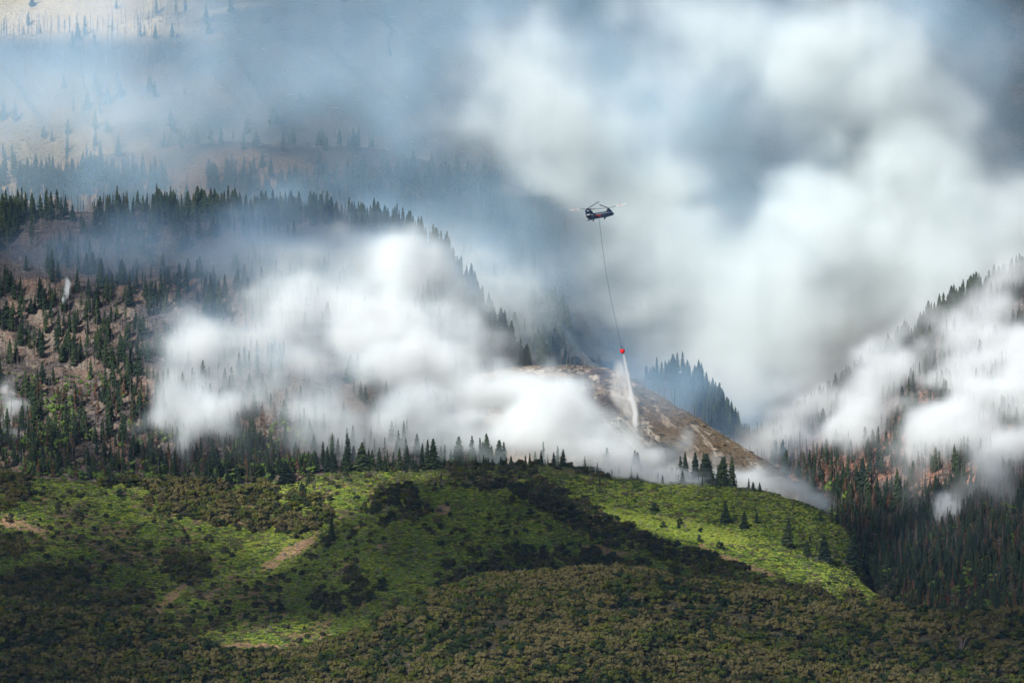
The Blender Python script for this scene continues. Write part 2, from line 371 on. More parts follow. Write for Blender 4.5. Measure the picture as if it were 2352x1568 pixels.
for i in range(4):
    w = mesh('scrub_%d' % i, *lowscrub(61+i)); w.materials.append(M['scrub']); ME['scrub', i] = w
    w = mesh('deep_%d' % i, *lowscrub(61+i)); w.materials.append(M['scrubdark']); ME['deep', i] = w
    w = mesh('brush_%d' % i, *lowscrub(71+i)); w.materials.append(M['brown']); ME['brown', i] = w
    w = mesh('bare_%d' % i, *bareshrub(81+i)); w.materials.append(M['twig']); ME['twig', i] = w
    V = []; F = []; r = random.Random(90+i)
    for k in range(3):
        a = r.uniform(-.6, .6); p = Vector((r.uniform(-.3, .3), r.uniform(-.3, .3), .04)); d = Vector((math.cos(a), math.sin(a)*.7, 0))*r.uniform(.25, .5)
        tube(V, F, p-d, p+d, .022, .012, 5)
    w = mesh('logs_%d' % i, V, F); w.materials.append(M['pale']); ME['log', i] = w

# ------------------------------------------------------------------ scattering
VISC = VIS & (Yg > 3100) & (Yg < 5300) & (np.abs(U) < .086)
AREA = np.zeros((NR, NC)); AREA[:-1, :-1] = (XG[:-1, 1:]-XG[:-1, :-1])*(Yg[1:, :-1]-Yg[:-1, :-1])
def scatter(mask, spacing, jitter=True, cap=None, clump_=None):
    """ground points inside mask, mean spacing in metres"""
    w = AREA*mask*VISC
    if clump_ is not None: w = w*clump_
    tot = w.sum(); n = int(tot/(spacing*spacing))
    if cap: n = min(n, cap)
    if n <= 0: return np.zeros((0, 3))
    p = (w/tot).ravel(); i = RNG.choice(p.size, n, p=p)
    r = i//NC; c = i % NC; fr = RNG.random(n); fc = RNG.random(n)
    y = ys[r]*(1-fr)+ys[np.minimum(r+1, NR-1)]*fr; u = us[c]*(1-fc)+us[np.minimum(c+1, NC-1)]*fc; x = u*y
    return np.stack([x, y, ground_z(x, y)], 1)
def thin(P, d):
    """drop points closer than d"""
    cells = {}; out = []
    for p in P:
        k = (int(p[0]//d), int(p[1]//d)); ok = True
        for a in (-1, 0, 1):
            for b in (-1, 0, 1):
                for q in cells.get((k[0]+a, k[1]+b), ()):
                    if (q[0]-p[0])**2+(q[1]-p[1])**2 < d*d: ok = False; break
        if ok: cells.setdefault(k, []).append(p); out.append(p)
    return np.array(out) if out else np.zeros((0, 3))
def stuff(name, label, cat, P, meshes, size, wide=(.85, 1.2), sink=0.0):
    """one object of countless plants: points carrying size, turn and kind, instanced by geometry nodes"""
    n = len(P)
    if n == 0: return
    size = np.broadcast_to(np.asarray(size, float), (n,)) if not callable(size) else size(P)
    me = bpy.data.meshes.new(name); me.vertices.add(n)
    P = P.copy(); P[:, 2] -= sink
    me.vertices.foreach_set('co', P.astype(np.float32).ravel())
    s = np.stack([size*RNG.uniform(*wide, n), size*RNG.uniform(*wide, n), size], 1)
    a = me.attributes.new('size', 'FLOAT_VECTOR', 'POINT'); a.data.foreach_set('vector', s.astype(np.float32).ravel())
    a = me.attributes.new('turn', 'FLOAT', 'POINT'); a.data.foreach_set('value', (RNG.random(n)*6.283).astype(np.float32))
    a = me.attributes.new('variant', 'INT', 'POINT'); a.data.foreach_set('value', RNG.integers(0, len(meshes), n).astype(np.int32))
    ob = link(name, me)
    ng = bpy.data.node_groups.new(name, 'GeometryNodeTree')
    ng.interface.new_socket('Geometry', in_out='INPUT', socket_type='NodeSocketGeometry'); ng.interface.new_socket('Geometry', in_out='OUTPUT', socket_type='NodeSocketGeometry')
    N = ng.nodes; L = ng.links; gi = N.new('NodeGroupInput'); go = N.new('NodeGroupOutput')
    jn = N.new('GeometryNodeJoinGeometry')
    def attr(nm, ty):
        q = N.new('GeometryNodeInputNamedAttribute'); q.data_type = ty; q.inputs[0].default_value = nm; return q.outputs[0]
    vz = attr('size', 'FLOAT_VECTOR'); tz = attr('turn', 'FLOAT'); kz = attr('variant', 'INT')
    cb = N.new('ShaderNodeCombineXYZ'); L.new(tz, cb.inputs[2])
    for k, proto in enumerate(meshes):
        oi = N.new('GeometryNodeObjectInfo'); oi.transform_space = 'ORIGINAL'; oi.inputs['Object'].default_value = proto; oi.inputs['As Instance'].default_value = True
        cmp_ = N.new('FunctionNodeCompare'); cmp_.data_type = 'INT'; cmp_.operation = 'EQUAL'; L.new(kz, cmp_.inputs[2]); cmp_.inputs[3].default_value = k
        ip = N.new('GeometryNodeInstanceOnPoints'); L.new(gi.outputs[0], ip.inputs['Points']); L.new(cmp_.outputs[0], ip.inputs['Selection'])
        L.new(oi.outputs['Geometry'], ip.inputs['Instance']); L.new(cb.outputs[0], ip.inputs['Rotation']); L.new(vz, ip.inputs['Scale'])
        L.new(ip.outputs[0], jn.inputs[0])
    L.new(jn.outputs[0], go.inputs[0])
    md = ob.modifiers.new('plants', 'NODES'); md.node_group = ng
    tag(ob, label, cat, kind='stuff'); COUNT[name] = n
    return ob
COUNT = {}
# ------------------------------------------------------------------ individual trees
NTREE = {'conifer': 0, 'snag': 0, 'scorched': 0, 'bush': 0}
PROTO = {}
def place(meshkey, loc, h, wide=1.0, name='conifer_tree', label='', cat='tree', group=None, parts=False, turn=None):
    i = meshkey[1]; turn = RNG.random()*6.28 if turn is None else turn
    wide = wide*h*RNG.uniform(.78, 1.22); lean = (RNG.normal(0, .03), RNG.normal(0, .03))
    if parts:
        o = empty(name, loc); o.rotation_euler = (*lean, turn); o.scale = (wide, wide, h)
        if meshkey[0] == 'conifer': link('trunk', ME['trunk'], o); link('crown', ME['crown', i], o)
        else: link('trunk', ME['otrunk'], o); link('crown', ME[meshkey[0]+'_crown', i], o)
    else:
        o = link(name, ME[meshkey]); o.location = loc; o.rotation_euler = (*lean, turn); o.scale = (wide, wide, h)
        PROTO.setdefault(meshkey, o)
    tag(o, label, cat, group)
    return o
def tree_at(X, Yt, Yb, key, label, name='conifer_tree', group=None, D=None, wide=1.0, parts=False, cat='tree', cap=None):
    """a tree whose foot is sighted at (X,Yb) and whose tip at (X,Yt); D: known distance when the foot is hidden by a nearer ridge"""
    d = D or hit(X, Yb)
    if cap: d = min(d, cap)
    x = bear(X)*d; z = float(ground_z(x, d))-.2; top = elev(Yt)*d; h = max(2.5, min(26, top-z))
    return place(key, (x, d, z), h, wide, name, label, cat, group, parts)
def c5(x, y): return 588+x*.2502, 918.75+y*.2502
def c2(x, y): return 1102.5+x*.2502, 735+y*.2502
def c6(x, y): return 1764+x*.2502, 918.75+y*.2502
def c7(x, y): return 1764+x*.2502, 551+y*.2502
def c8(x, y): return 1176+x*.2502, 1148.5+y*.2502
def c3(x, y): return x*.2502, 386+y*.2502
def c4(x, y): return x*.2502, 778+y*.2502
RIDGE = 'conifers standing along the green ridge'
ORD = 'first second third fourth fifth sixth seventh eighth ninth tenth eleventh twelfth thirteenth fourteenth fifteenth sixteenth seventeenth eighteenth nineteenth twentieth'.split()
def single_out(made, what):
    """name each tree that has no label of its own by its place beside one that has"""
    made.sort(key=lambda t: t[0]); own_ = [i for i, t in enumerate(made) if t[2]]
    for i, (x, o, named) in enumerate(made):
        if named: continue
        if own_:
            j = min(own_, key=lambda q: abs(q-i)); k = abs(j-i); ref = ' '.join(made[j][1]['label'].split(',')[0].split()[:9])
            o['label'] = 'conifer just %s of the %s' % ('right' if i > j else 'left', ref) if k == 1 else '%s conifer %s of the %s' % (ORD[k-1], 'right' if i > j else 'left', ref)
        elif i < 20: o['label'] = '%s from the left of the %s' % (ORD[i], what)
def rows(conv, L, defl, group, keyf=None, D=None, **kw):
    made = []
    for k, t in enumerate(L):
        x, yt, yb = t[:3]; lab = t[3] if len(t) > 3 and t[3] else defl; v = t[4] if len(t) > 4 else (int(x)*7+k) % 6
        X, Yt = conv(x, yt); _, Yb = conv(x, yb)
        key = ('conifer', v) if not keyf else keyf(k)
        wd = t[5] if len(t) > 5 else 1.0
        o = tree_at(X, Yt, Yb, key, lab, group=group, D=D, wide=wd, parts=(len(t) > 3 and bool(t[3]) and keyf is None), **kw); NTREE['conifer'] += 1; made.append((X, o, lab != defl))
    single_out(made, group)
rows(c5, [(20,560,730,'dark broad conifer at the left end of the green ridge, above brown oaks',3,1.4),(270,550,765,'thick dark columnar conifer on the green ridge above the brown oak grove',3,1.5),
  (480,640,775,'small dark conifer half way down to the bright green glade',0,1.3),(420,740,845,'squat dark conifer on the edge of the bright green glade',3,1.5),
  (560,480,580),(830,440,610,'bell shaped dark conifer standing before the misty snags',3,1.5),(840,300,470,'slender tiered conifer rising above a bell shaped dark conifer',4,1.1),
  (960,380,570,'broad dark conifer of the group right of the tiered conifer',3,1.4),(1030,440,575),(720,490,610),(780,540,620),(1130,460,620),(1210,450,580),(1320,435,600),(1380,440,600),(1180,500,575),
  (1520,390,580),(1575,355,575),(1635,345,585,'tall dark conifer at the right of a dense trio on the ridge',3,1.3),(1440,520,575),(1930,550,605),(1885,560,630),(1700,640,760),(2110,520,650),(2165,530,610),(2250,515,640),(2300,520,620),(2340,510,620),
  (700,1070,1265,'lone tall dark conifer in the shaded hollow beside the bare track',3,1.0),(650,420,560),(690,430,560),(350,560,640),(380,570,640),(180,600,680),(1260,470,600),(1060,450,590),(1000,450,590)],
  'dark conifer in the row along the crest of the green ridge', RIDGE, cap=3696)
rows(c2, [(55,1260,1370),(195,1250,1370),(240,1255,1350),(285,1245,1350),(115,1265,1320),(415,1235,1370),(565,1190,1340,'ragged dark conifer, first of three evenly spaced against white smoke',0,1.2),(675,1205,1320,'pointed dark conifer, second of three evenly spaced against white smoke',3,1.1),(760,1180,1315,'pale tiered conifer, third of three evenly spaced against white smoke',1,1.3),
  (1070,1305,1440,'thin dark conifer on the grass left of the smoking charred patch',4,1.2),(1100,1430,1520),(1420,1190,1340,'dark conifer rising from an oak clump beside the charred patch',1,1.0),(1455,1205,1325),
  (1890,1200,1330),(1850,1240,1330),(1980,1205,1320),(2035,1205,1320),(2090,1215,1440,'large dark conifer right of the charred patch',3,1.3),(2205,1250,1410),(2240,1240,1410),(2190,1320,1440),(2305,1240,1460,'dark spire shaped conifer at the right end of the charred ridge',3,1.0),(2060,1250,1420)],
  'dark conifer in the row along the crest of the green ridge', RIDGE, cap=3696)
MIST = 'conifers fading into the smoke behind the ridge'
rows(c5, [(120,385,620),(170,400,620),(1730,400,580),(1780,450,580),(1695,420,580),(1855,325,600,'large pale blue conifer fading into the smoke behind the ridge',3,1.4),(1975,305,600),(2120,285,600,'tall pale tiered conifer deepest in the white smoke',1,1.1),(2070,340,600),(2105,420,620),(2155,420,620),(2275,380,620),(2010,430,600),(2230,360,600),(1500,400,580)],
  'pale blue conifer fading into white smoke behind the green ridge', MIST, D=3734)
rows(c2, [(65,1020,1320),(215,1120,1320),(175,1095,1320),(105,1150,1320),(25,1110,1320),(505,1200,1320),(620,1225,1320),(585,1110,1320),(705,1150,1320),(955,1240,1320),(1160,1165,1330),(1770,1195,1300),(1790,1210,1300),(2010,1130,1310),(2085,1120,1310)],
  'pale blue conifer fading into white smoke behind the green ridge', MIST, D=3738)
rows(c2, [(2130,1060,1200),(2180,980,1210,'large dark twin topped conifer in front of the burnt knoll',1,1.1),(2230,960,1210,'tallest dark conifer of the clump in front of the burnt knoll',3,1.1),(2260,1010,1210)], 'dark conifer clumped in front of the burnt knoll', 'conifers in front of the burnt knoll', D=3745)
rows(c4, [(1745,940,1110),(1800,950,1120),(1850,900,1130,'thin pale conifer against the yellow smoke column',4,1.0),(1955,905,1120,'broad tiered conifer right of the yellow smoke column',1,1.2),(2020,1080,1250),(1610,965,1120),(2150,1170,1260),(2220,1170,1260),(2330,1120,1300),(1700,1130,1250),(1900,1120,1250),(1440,1005,1120),(1380,1010,1220),(1210,1080,1210),(1100,1090,1210),(1480,1010,1180),(600,1080,1210),(2255,595,740,'lone conifer standing out of grey smoke on the slope',3,1.2)],
  'dark conifer in the belt at the foot of the burnt slope', 'conifers at the foot of the burnt slope')
rows(c6, [(190,170,340),(160,450,700),(230,450,570),(295,455,610),(330,470,730),(310,730,800),(400,715,890,'dark conifer wrapped in thin smoke behind the green hill',3,1.2),(870,530,890,'tall heavy conifer standing before the orange scorched ground',1,1.0),(920,570,910),(1015,490,650),(1130,445,630,'dark conifer above the orange scorched ground',3,1.0),(1195,400,610),(1310,545,790,'narrow dark conifer at the edge of the white smoke',0,.9),
  (1195,620,1000,'tallest dark conifer with drooping tiers beside a rising wisp',1,.9),(1265,730,1010),(1040,810,1110,'dark conifer below the heavy conifer on the scorched slope',0,1.0),(1410,400,520),(1530,380,520),(1640,370,530),(2020,750,920),(2080,780,880),(2040,580,700),(2320,720,960),(1500,940,1150),(590,940,1120),(640,960,1150)],
  'dark conifer on the scorched slope of the right hill', 'conifers on the scorched right hill')
rows(c6, [(480,1030,1115,'small round dark conifer near the brow of the green hill',3,1.6),(180,1070,1355,'large dark conifer at the left of the clump on the shaded green hill',3,1.1),(290,1150,1265),(360,1280,1435,'dark conifer at the lowest edge of the clump above the bright slope',3,1.3),(520,1230,1485,'large dark conifer at the right of the clump above the bright slope',3,1.2),(450,1310,1385),(385,1230,1300),(780,1150,1560),(800,1480,1600)],
  'dark conifer on the shaded green hill above the bright slope', 'conifers on the shaded green hill')
rows(c8, [(1960,0,210,'dark conifer, upper left of a pair on the shaded green hill',3,1.2),(2130,90,260,'dark conifer, right of a pair on the shaded green hill',3,1.3),(2245,90,210),(2030,150,210)], 'dark conifer on the shaded green hill above the bright slope', 'conifers on the shaded green hill')
rows(c7, [(190,1495,1570),(285,1500,1575),(435,1380,1560),(490,1380,1560),(700,1400,1580),(720,1215,1400),(785,1205,1380),(930,1070,1280),(985,1070,1240),(1070,980,1120),(1085,930,1100),(1145,895,1100),(1265,745,960),(1255,850,1090,'darkest conifer on the misty crest of the right hill',3,1.2),(1385,740,900),(1295,980,1090),(1470,630,800),(1500,570,760),(1535,595,780),(1610,520,700),(1665,500,680),(1730,440,620),(1790,430,580),(1840,440,600),(1690,550,680),(1950,330,520),(2070,340,480),(2170,165,400,'tall broad conifer at the top of the misty crest',1,1.0),(2310,165,340),(1575,760,860),(1775,680,780),(1865,625,740),(1930,600,740),(2055,480,560),(2145,490,600)],
  'pale conifer on the misty crest of the right hill', 'conifers on the misty crest of the right hill')
rows(c3, [(30,235,560),(165,190,480,'tall dark conifer, second along the crest at the left edge of the photo',0,1.1),(295,230,440),(370,240,450),(430,210,480),(470,210,480),(210,260,480),(565,265,480),(605,235,430),(670,330,490),(750,400,590),(880,440,620),(985,450,600),(1100,520,640),(1235,510,610),(1655,640,750,'lone small dark conifer in the middle of the burnt slope'),(2000,350,500),(2065,390,530),(2200,420,540),(2110,460,540),(100,940,1110,'dark conifer on bare ground near the left edge of the slope',3,1.2),(640,960,1040),(50,1200,1460,'large dark green conifer at the left edge of the burnt slope',3,1.2),(400,1100,1280,'dark conifer with a broad skirt below the small white wisp',3,1.3)],
  'dark conifer on the burnt mountainside at the left', 'conifers on the burnt mountainside')
rows(c4, [(150,0,200,),(390,200,410),(490,250,420),(670,20,250,'dark columnar conifer high on the burnt slope',0,1.1),(790,50,180),(835,180,360),(690,370,600),(970,260,530),(1000,420,650),(320,460,740,'thick dark conifer right of a small smoke puff',3,1.2),(590,640,830),(670,660,860),(740,560,820),(1100,780,930),(1330,680,860),(150,380,490,'small dark conifer directly above the small smoke puff',3,1.2),(550,760,950),(880,820,960),(1190,220,500),(770,620,850),(1080,470,680)],
  'dark conifer on the burnt mountainside at the left', 'conifers on the burnt mountainside')
# charred snags on the knoll and the slopes
def snags(conv, L, lab, group):
    made = []
    for k, (x, yt, yb) in enumerate(L):
        X, Yt = conv(x, yt); _, Yb = conv(x, yb)
        made.append((X, tree_at(X, Yt, Yb, ('snag', k % 5), lab, 'dead_tree', group, wide=1.3), False)); NTREE['snag'] += 1
    single_out(made, group)
snags(c2, [(270,290,440),(310,330,430),(330,310,430),(345,340,430),(435,320,420),(475,230,410),(515,300,410),(645,270,450),(690,290,460),(755,300,470),(790,300,480),(835,245,470),(870,340,470),(945,315,450),(980,600,760),(160,330,470),(410,370,420),(590,350,400),(1000,310,400),(900,600,720)],
  'thin charred snag on the bald crest of the burnt knoll', 'charred snags on the bald crest of the burnt knoll')
# belts, woods and slopes beyond the hand-sighted trees
def zone(cond): return cond.astype(float)
def near_crest(nm, up=30):
    L = LAY[nm]; xs = [p[0] for p in L['p']]; yc = np.interp(PX, xs, [p[1] for p in L['p']]); return own[nm] & (PY < yc+up)
dens_noise = fbm(XG/30, Yg/30, XG*0+21, 3)
CZ = []
CZ.append((near_crest('D', 9) & (PX > 600) & (PX < 1760), 8.5, (3, 8), 'small dark conifer scattered along the crest of the green ridge', 'small conifers along the green ridge'))
CZ.append((own['E'] & (PX < 700) & (PY > 1015), 5.5, (6, 12), 'dark conifer in the belt at the foot of the burnt slope', 'conifers at the foot of the burnt slope'))
CZ.append((own['E'] & (PX < 520) & (PY < 1030) & (PY > 500) & (dens_noise > .43), 6.5, (7, 16), 'dark conifer on the burnt mountainside at the left', 'conifers on the burnt mountainside'))
CZ.append((near_crest('E', 30) & (PX < 1250) & (dens_noise > .40), 5.5, (6, 18), 'dark conifer on the brow of the burnt slope', 'conifers along the brow of the burnt slope'))
CZ.append((own['E'] & (PX > 480) & (PX < 1300) & (dens_noise > .45), 7, (7, 16), 'dark conifer half hidden by smoke on the slope', 'conifers half hidden by smoke'))
CZ.append((own['H'] & (PX > 1480) & (PX < 1720), 4.5, (8, 15), 'dark blue conifer in the wood behind the burnt knoll', 'conifers behind the burnt knoll'))
CZ.append((near_crest('I', 40) & (PX > 1640), 4.5, (7, 17), 'pale conifer on the misty crest of the right hill', 'conifers on the misty crest of the right hill'))
CZ.append((own['I'] & (PY > 1130) & (PX > 1880), 4.3, (7, 13), 'dark conifer in the shadowed wood at the foot of the right hill', 'conifers in the shadowed wood'))
CZ.append((own['I'] & (PY <= 1160) & (PX > 1600) & (dens_noise > .40), 6, (7, 16), 'conifer half hidden by smoke on the right hill', 'conifers half hidden on the right hill'))
CZ.append((own['F'] & (PX < 1300) & (PY > 410) & (dens_noise > .42), 5.5, (8, 19), 'blue conifer in the haze beyond the burnt brow', 'conifers in the haze beyond the brow'))
CZ.append(((own['F'] | own['K']) & (PX < 900) & (dens_noise > .56), 15, (9, 15), 'pale conifer scattered on the hazy upper slope', 'conifers on the hazy upper slope'))
CZ.append((own['J'] & (PX > 1900), 9, (12, 18), 'dark conifer high on the hazy mountain', 'conifers high on the hazy mountain'))
CZ.append((own['J'] & (PX < 1900) & (dens_noise > .55), 26, (9, 15), 'pale conifer scattered on the hazy upper slope', 'conifers on the hazy upper slope'))
# nearest first: singles until 300 conifers stand, then one wood
left = []
for m_, sp, hh, lab, grp in CZ:
    P = thin(scatter(m_, sp), sp*.45)
    h = RNG.uniform(*hh, len(P)); left += [(p[1]/hh_, p, hh_, lab, grp) for p, hh_ in zip(P, h)]
left.sort(key=lambda t: t[0])
room = 296-NTREE['conifer']
first = left[:room]; rest = left[room:]
for k, (_, p, h, lab, grp) in enumerate(first):
    place(('conifer', k % 6), p, h, 1.0, 'conifer_tree', lab, 'tree', grp)
print('conifers', NTREE['conifer'], 'scattered', len(left), time.time()-T0)
P = np.array([r[1] for r in rest]); H = np.array([r[2] for r in rest])
stuff('conifer_forest', 'dark conifers thronging the burnt slopes and misty crests', 'forest', P, [PROTO['conifer', i] for i in range(6)], H, wide=(.7, 1.3))

def fill(nm_single, kind_keys, zones, quota, stuffname, stufflabel, stuffcat, cat, wide=1.0, sort=True):
    allp = []
    for m_, sp, hh, lab, grp in zones:
        P = thin(scatter(m_, sp), sp*.5); h = RNG.uniform(*hh, len(P)); allp += [(p[1]/hh_, p, hh_, lab, grp) for p, hh_ in zip(P, h)]
    if sort: allp.sort(key=lambda t: t[0])
    for k, (_, p, h, lab, grp) in enumerate(allp[:quota]):
        place(kind_keys[k % len(kind_keys)], p, h, wide, nm_single, lab, cat, grp)
    rr = allp[quota:]
    if rr: stuff(stuffname, stufflabel, stuffcat, np.array([r[1] for r in rr]), [PROTO[k] for k in kind_keys], np.array([r[2] for r in rr]), wide=(wide*.85, wide*1.15))
    print(nm_single, len(allp))
fill('dead_tree', [('snag', i) for i in range(5)], [
  (own['I'] & (PY > 850) & (PY < 1300) & (PX > 1640) & (PX < 2352), 4, (5, 14), 'thin charred snag on the orange scorched ground', 'charred snags on the scorched ground'),
  (own['E'] & (PX < 480) & (PY > 640), 6, (5, 12), 'thin charred snag on the burnt mountainside', 'charred snags on the burnt mountainside'),
  (own['E'] & (PX < 1000) & (PY > 480), 9, (6, 12), 'thin charred snag on the burnt mountainside', 'charred snags on the burnt mountainside'),
  (near_crest('E', 15) & (PX < 800), 6, (8, 14), 'thin charred snag on the brow of the burnt slope', 'charred snags along the brow'),
  (own['F'] & (PY > 420) & (PX < 1000), 8, (10, 16), 'bare grey snag in the haze beyond the burnt brow', 'grey snags beyond the brow'),
  (own['G'], 11, (4, 10), 'thin charred snag on the flank of the burnt knoll', 'charred snags on the flank of the knoll'),
  (own['K'] & (PX < 420) & (PY < 200), 9, (10, 16), 'bare grey snag high on the hazy shoulder', 'grey snags on the hazy shoulder'),
  ((own['J']) & (PX > 1900), 8, (10, 18), 'bare grey snag high on the hazy mountain', 'grey snags high on the mountain')],
  300-NTREE['snag'], 'dead_forest', 'thin charred snags crowding the burnt slopes', 'forest', 'dead tree', 1.2)
fill('scorched_tree', [('scorched', i) for i in range(3)], [
  (own['I'] & (PY > 1050) & (PX > 1640) & (dens_noise > .4), 5.5, (6, 12), 'rust brown scorched conifer on the right hill', 'scorched conifers on the right hill'),
  (own['E'] & (PX < 700) & (PY > 900), 7, (6, 12), 'rust brown scorched conifer low on the burnt slope', 'scorched conifers low on the burnt slope')],
  260, 'scorched_forest', 'rust brown scorched conifers mixed through the woods', 'forest', 'tree')
fill('aspen_tree', [('aspen', i) for i in range(5)], [
  (own['E'] & (PX < 720) & (PY > 985) & (dens_noise > .44), 6, (4, 7), 'leafy green aspen among the conifers below the burnt slope', 'aspens below the burnt slope'),
  (own['E'] & soft(PX, PY, [(90,930),(150,900),(180,920),(140,1080),(90,1080)], 10, 5), 4, (3, 5), 'bright green aspen in the gully on the burnt slope', 'aspens in the gully'),
  (own['I'] & (PY > 1180) & (dens_noise > .52), 9, (4, 7), 'leafy green aspen in the shadowed wood', 'aspens in the shadowed wood')], 200, 'aspens', 'leafy aspens', 'forest', 'tree')

# ---------------- oaks, junipers and scrub on the green hills
BUSHK = 0
def bush_at(X, Yt, Yb, key, label, name, group=None, wide=1.0, parts=True, cat='bush'):
    return tree_at(X, Yt, Yb, key, label, name, group, wide=wide, parts=parts, cat=cat)
for X_, Yt_, Yb_, lab in [(*c8(1310,20), c8(0,100)[1], 'dark juniper bush on the shaded green hill, topmost of the lone junipers'),(*c8(1390,190), c8(0,252)[1], 'dark juniper bush leftmost on the bright green slope'),(*c8(1545,165), c8(0,228)[1], 'round dark juniper at the top edge of the bright green slope'),(*c8(1535,218), c8(0,258)[1], 'small juniper right below a round one on the bright slope'),(*c8(1735,245), c8(0,292)[1], 'small ragged juniper in the middle of the bright green slope'),(*c8(1715,312), c8(0,382)[1], 'dark juniper above the bare orange scar on the bright slope'),(*c8(1910,372), c8(0,455)[1], 'large round juniper standing alone on the bright green slope'),
      (*c6(560,1640), c6(0,1690)[1], 'small round juniper low on the bright green slope'),(*c8(1310,655), c8(0,760)[1], 'large round dark juniper below the shaded oak band'),(*c8(2110,835), c8(0,935)[1], 'round dark juniper at the upper edge of the foreground scrub'),(*c8(35,335), c8(0,445)[1], 'tall dark juniper on the crown of the shaded middle hill'),(*c8(190,415), c8(0,482)[1], 'small round dark juniper left of the bare pink scar'),(*c8(510,445), c8(0,535)[1], 'round dark juniper just below the bare pink scar')]:
    bush_at(X_, Yt_, Yb_, ('juniper', int(X_) % 5), lab, 'juniper_bush', 'lone junipers on the green hills', wide=1.0)
bush_at(*c2(1510,1275), c2(0,1340)[1], ('oakdark', 1), 'wide flat topped dark oak beside the smoking charred patch', 'oak_tree', wide=1.3, cat='tree')
bush_at(*c6(540,720), c6(0,900)[1], ('aspen', 2), 'round topped pale green tree beside the orange scorched ground', 'aspen_tree', wide=.7, cat='tree')
bush_at(*c6(710,820), c6(0,960)[1], ('aspen', 3), 'small round topped tree below the orange scorched ground', 'aspen_tree', wide=.6, cat='tree')
bush_at(*c6(1090,1530), c6(0,1640)[1], ('aspen', 1), 'domed grey green tree at the edge of the shadowed wood', 'aspen_tree', wide=1.0, cat='tree')
for X_, Yt_, Yb_, lab in [(*c8(590,1225), c8(0,1300)[1], 'pale bare shrub among the foreground oaks below the dark hollow'), (588+1420*.2502, 1176+1360*.2502, 1176+1480*.2502, 'large pale bare shrub in the middle of the foreground scrub'), (588+1470*.2502, 1176+310*.2502, 1176+400*.2502, 'pale bare shrub on the shaded face of the middle hill'), (*c8(2120,725), c8(0,840)[1], 'pale bare shrub at the foot of the shaded hill'), (1764+1785*.2502, 1176+1125*.2502, 1176+1250*.2502, 'bleached dead bush standing out of the foreground scrub'),(*c8(1075,860), c8(0,960)[1], 'pale leafless shrub in the upper foreground scrub')]:
    bush_at(X_, Yt_, Yb_, ('twig', 1), lab, 'bare_shrub', 'pale bare shrubs', wide=1.3, parts=False)
frontD = Yg < 3720
OAKB = [soft(PX, PY, p, 19, i+20) for i, p in enumerate([
  [(1030,1100),(1180,1085),(1260,1110),(1330,1150),(1400,1190),(1480,1220),(1560,1250),(1640,1290),(1720,1300),(1715,1325),(1640,1322),(1540,1290),(1450,1262),(1380,1245),(1300,1210),(1250,1180),(1150,1130),(1040,1118)],
  [(880,1118),(960,1112),(960,1150),(1000,1200),(930,1215),(880,1220),(830,1205),(850,1160)],
  [(1000,1290),(1150,1262),(1300,1275),(1420,1290),(1420,1320),(1250,1330),(1130,1345),(1010,1375),(985,1330)],
  [(790,1330),(830,1320),(870,1350),(870,1385),(800,1410),(720,1415),(710,1385),(770,1370)],
  [(745,1240),(800,1235),(790,1260),(740,1270)]])]
OAKB = np.logical_or.reduce(OAKB) & (own['B'] | (own['C'] & (PX > 1100)) | (own['D'] & (PX > 1020) & (PX < 1300) & (PY > 1085)))
OAKD = (soft(PX, PY, [(320,1110),(420,1095),(560,1100),(640,1120),(720,1150),(790,1190),(700,1225),(560,1225),(430,1205),(340,1180)], 12, 31) |
        soft(PX, PY, [(380,1270),(470,1280),(480,1330),(420,1350),(370,1320)], 10, 32) | soft(PX, PY, [(-60,1075),(60,1085),(60,1150),(-60,1190)], 10, 33) |
        soft(PX, PY, [(-60,1225),(60,1240),(40,1290),(-60,1280)], 10, 34) | soft(PX, PY, [(0,1330),(180,1300),(220,1370),(330,1380),(300,1460),(-20,1400)], 16, 35) | soft(PX, PY, [(190,1090),(500,1098),(480,1120),(250,1118)], 8, 36)) & own['D']
UPA = PY > np.interp(PX, [p[0] for p in LAY['A']['p']], [p[1] for p in LAY['A']['p']])-38
RIDG = (near_crest('D', 14)) & (PX > 600) & (PX < 1400)
fill('scrub_oak', [('oak', i) for i in range(5)], [
  (own['A'] & (dens_noise+.5*(n2-.5) > .44), 3.7, (2.2, 6.6), 'olive brown scrub oak in the dense foreground thicket', 'scrub oaks in the foreground thicket'),
  (own['A'] & (dens_noise+.5*(n2-.5) <= .44), 5.0, (1.6, 4.2), 'olive brown scrub oak in the dense foreground thicket', 'scrub oaks in the foreground thicket'),
  ((own['B'] | own['C'] | own['D']) & (Yg < 3720) & UPA & ((PX < 450) | (PX > 880)) & (n2 > .5), 4.2, (2.2, 4.5), 'olive brown scrub oak in the dense foreground thicket', 'scrub oaks in the foreground thicket'),
  (own['A'] & (PX > 1000) & (PY < 1390), 5, (3, 6), 'olive brown scrub oak in the dense foreground thicket', 'scrub oaks in the foreground thicket'),
  (OAKB, 6.5, (2.5, 4.5), 'brown green oak mixed into the dark oaks of the middle hill', 'brown oaks on the middle hill'),
  (OAKD & (n2 > .4), 4.2, (2.5, 5.8), 'brown green oak in the grove on the left hillside', 'oaks in the grove on the left hillside')],
  300, 'oak_thicket', 'olive brown oaks massed in the foreground and left grove', 'thicket', 'bush', 1.0)
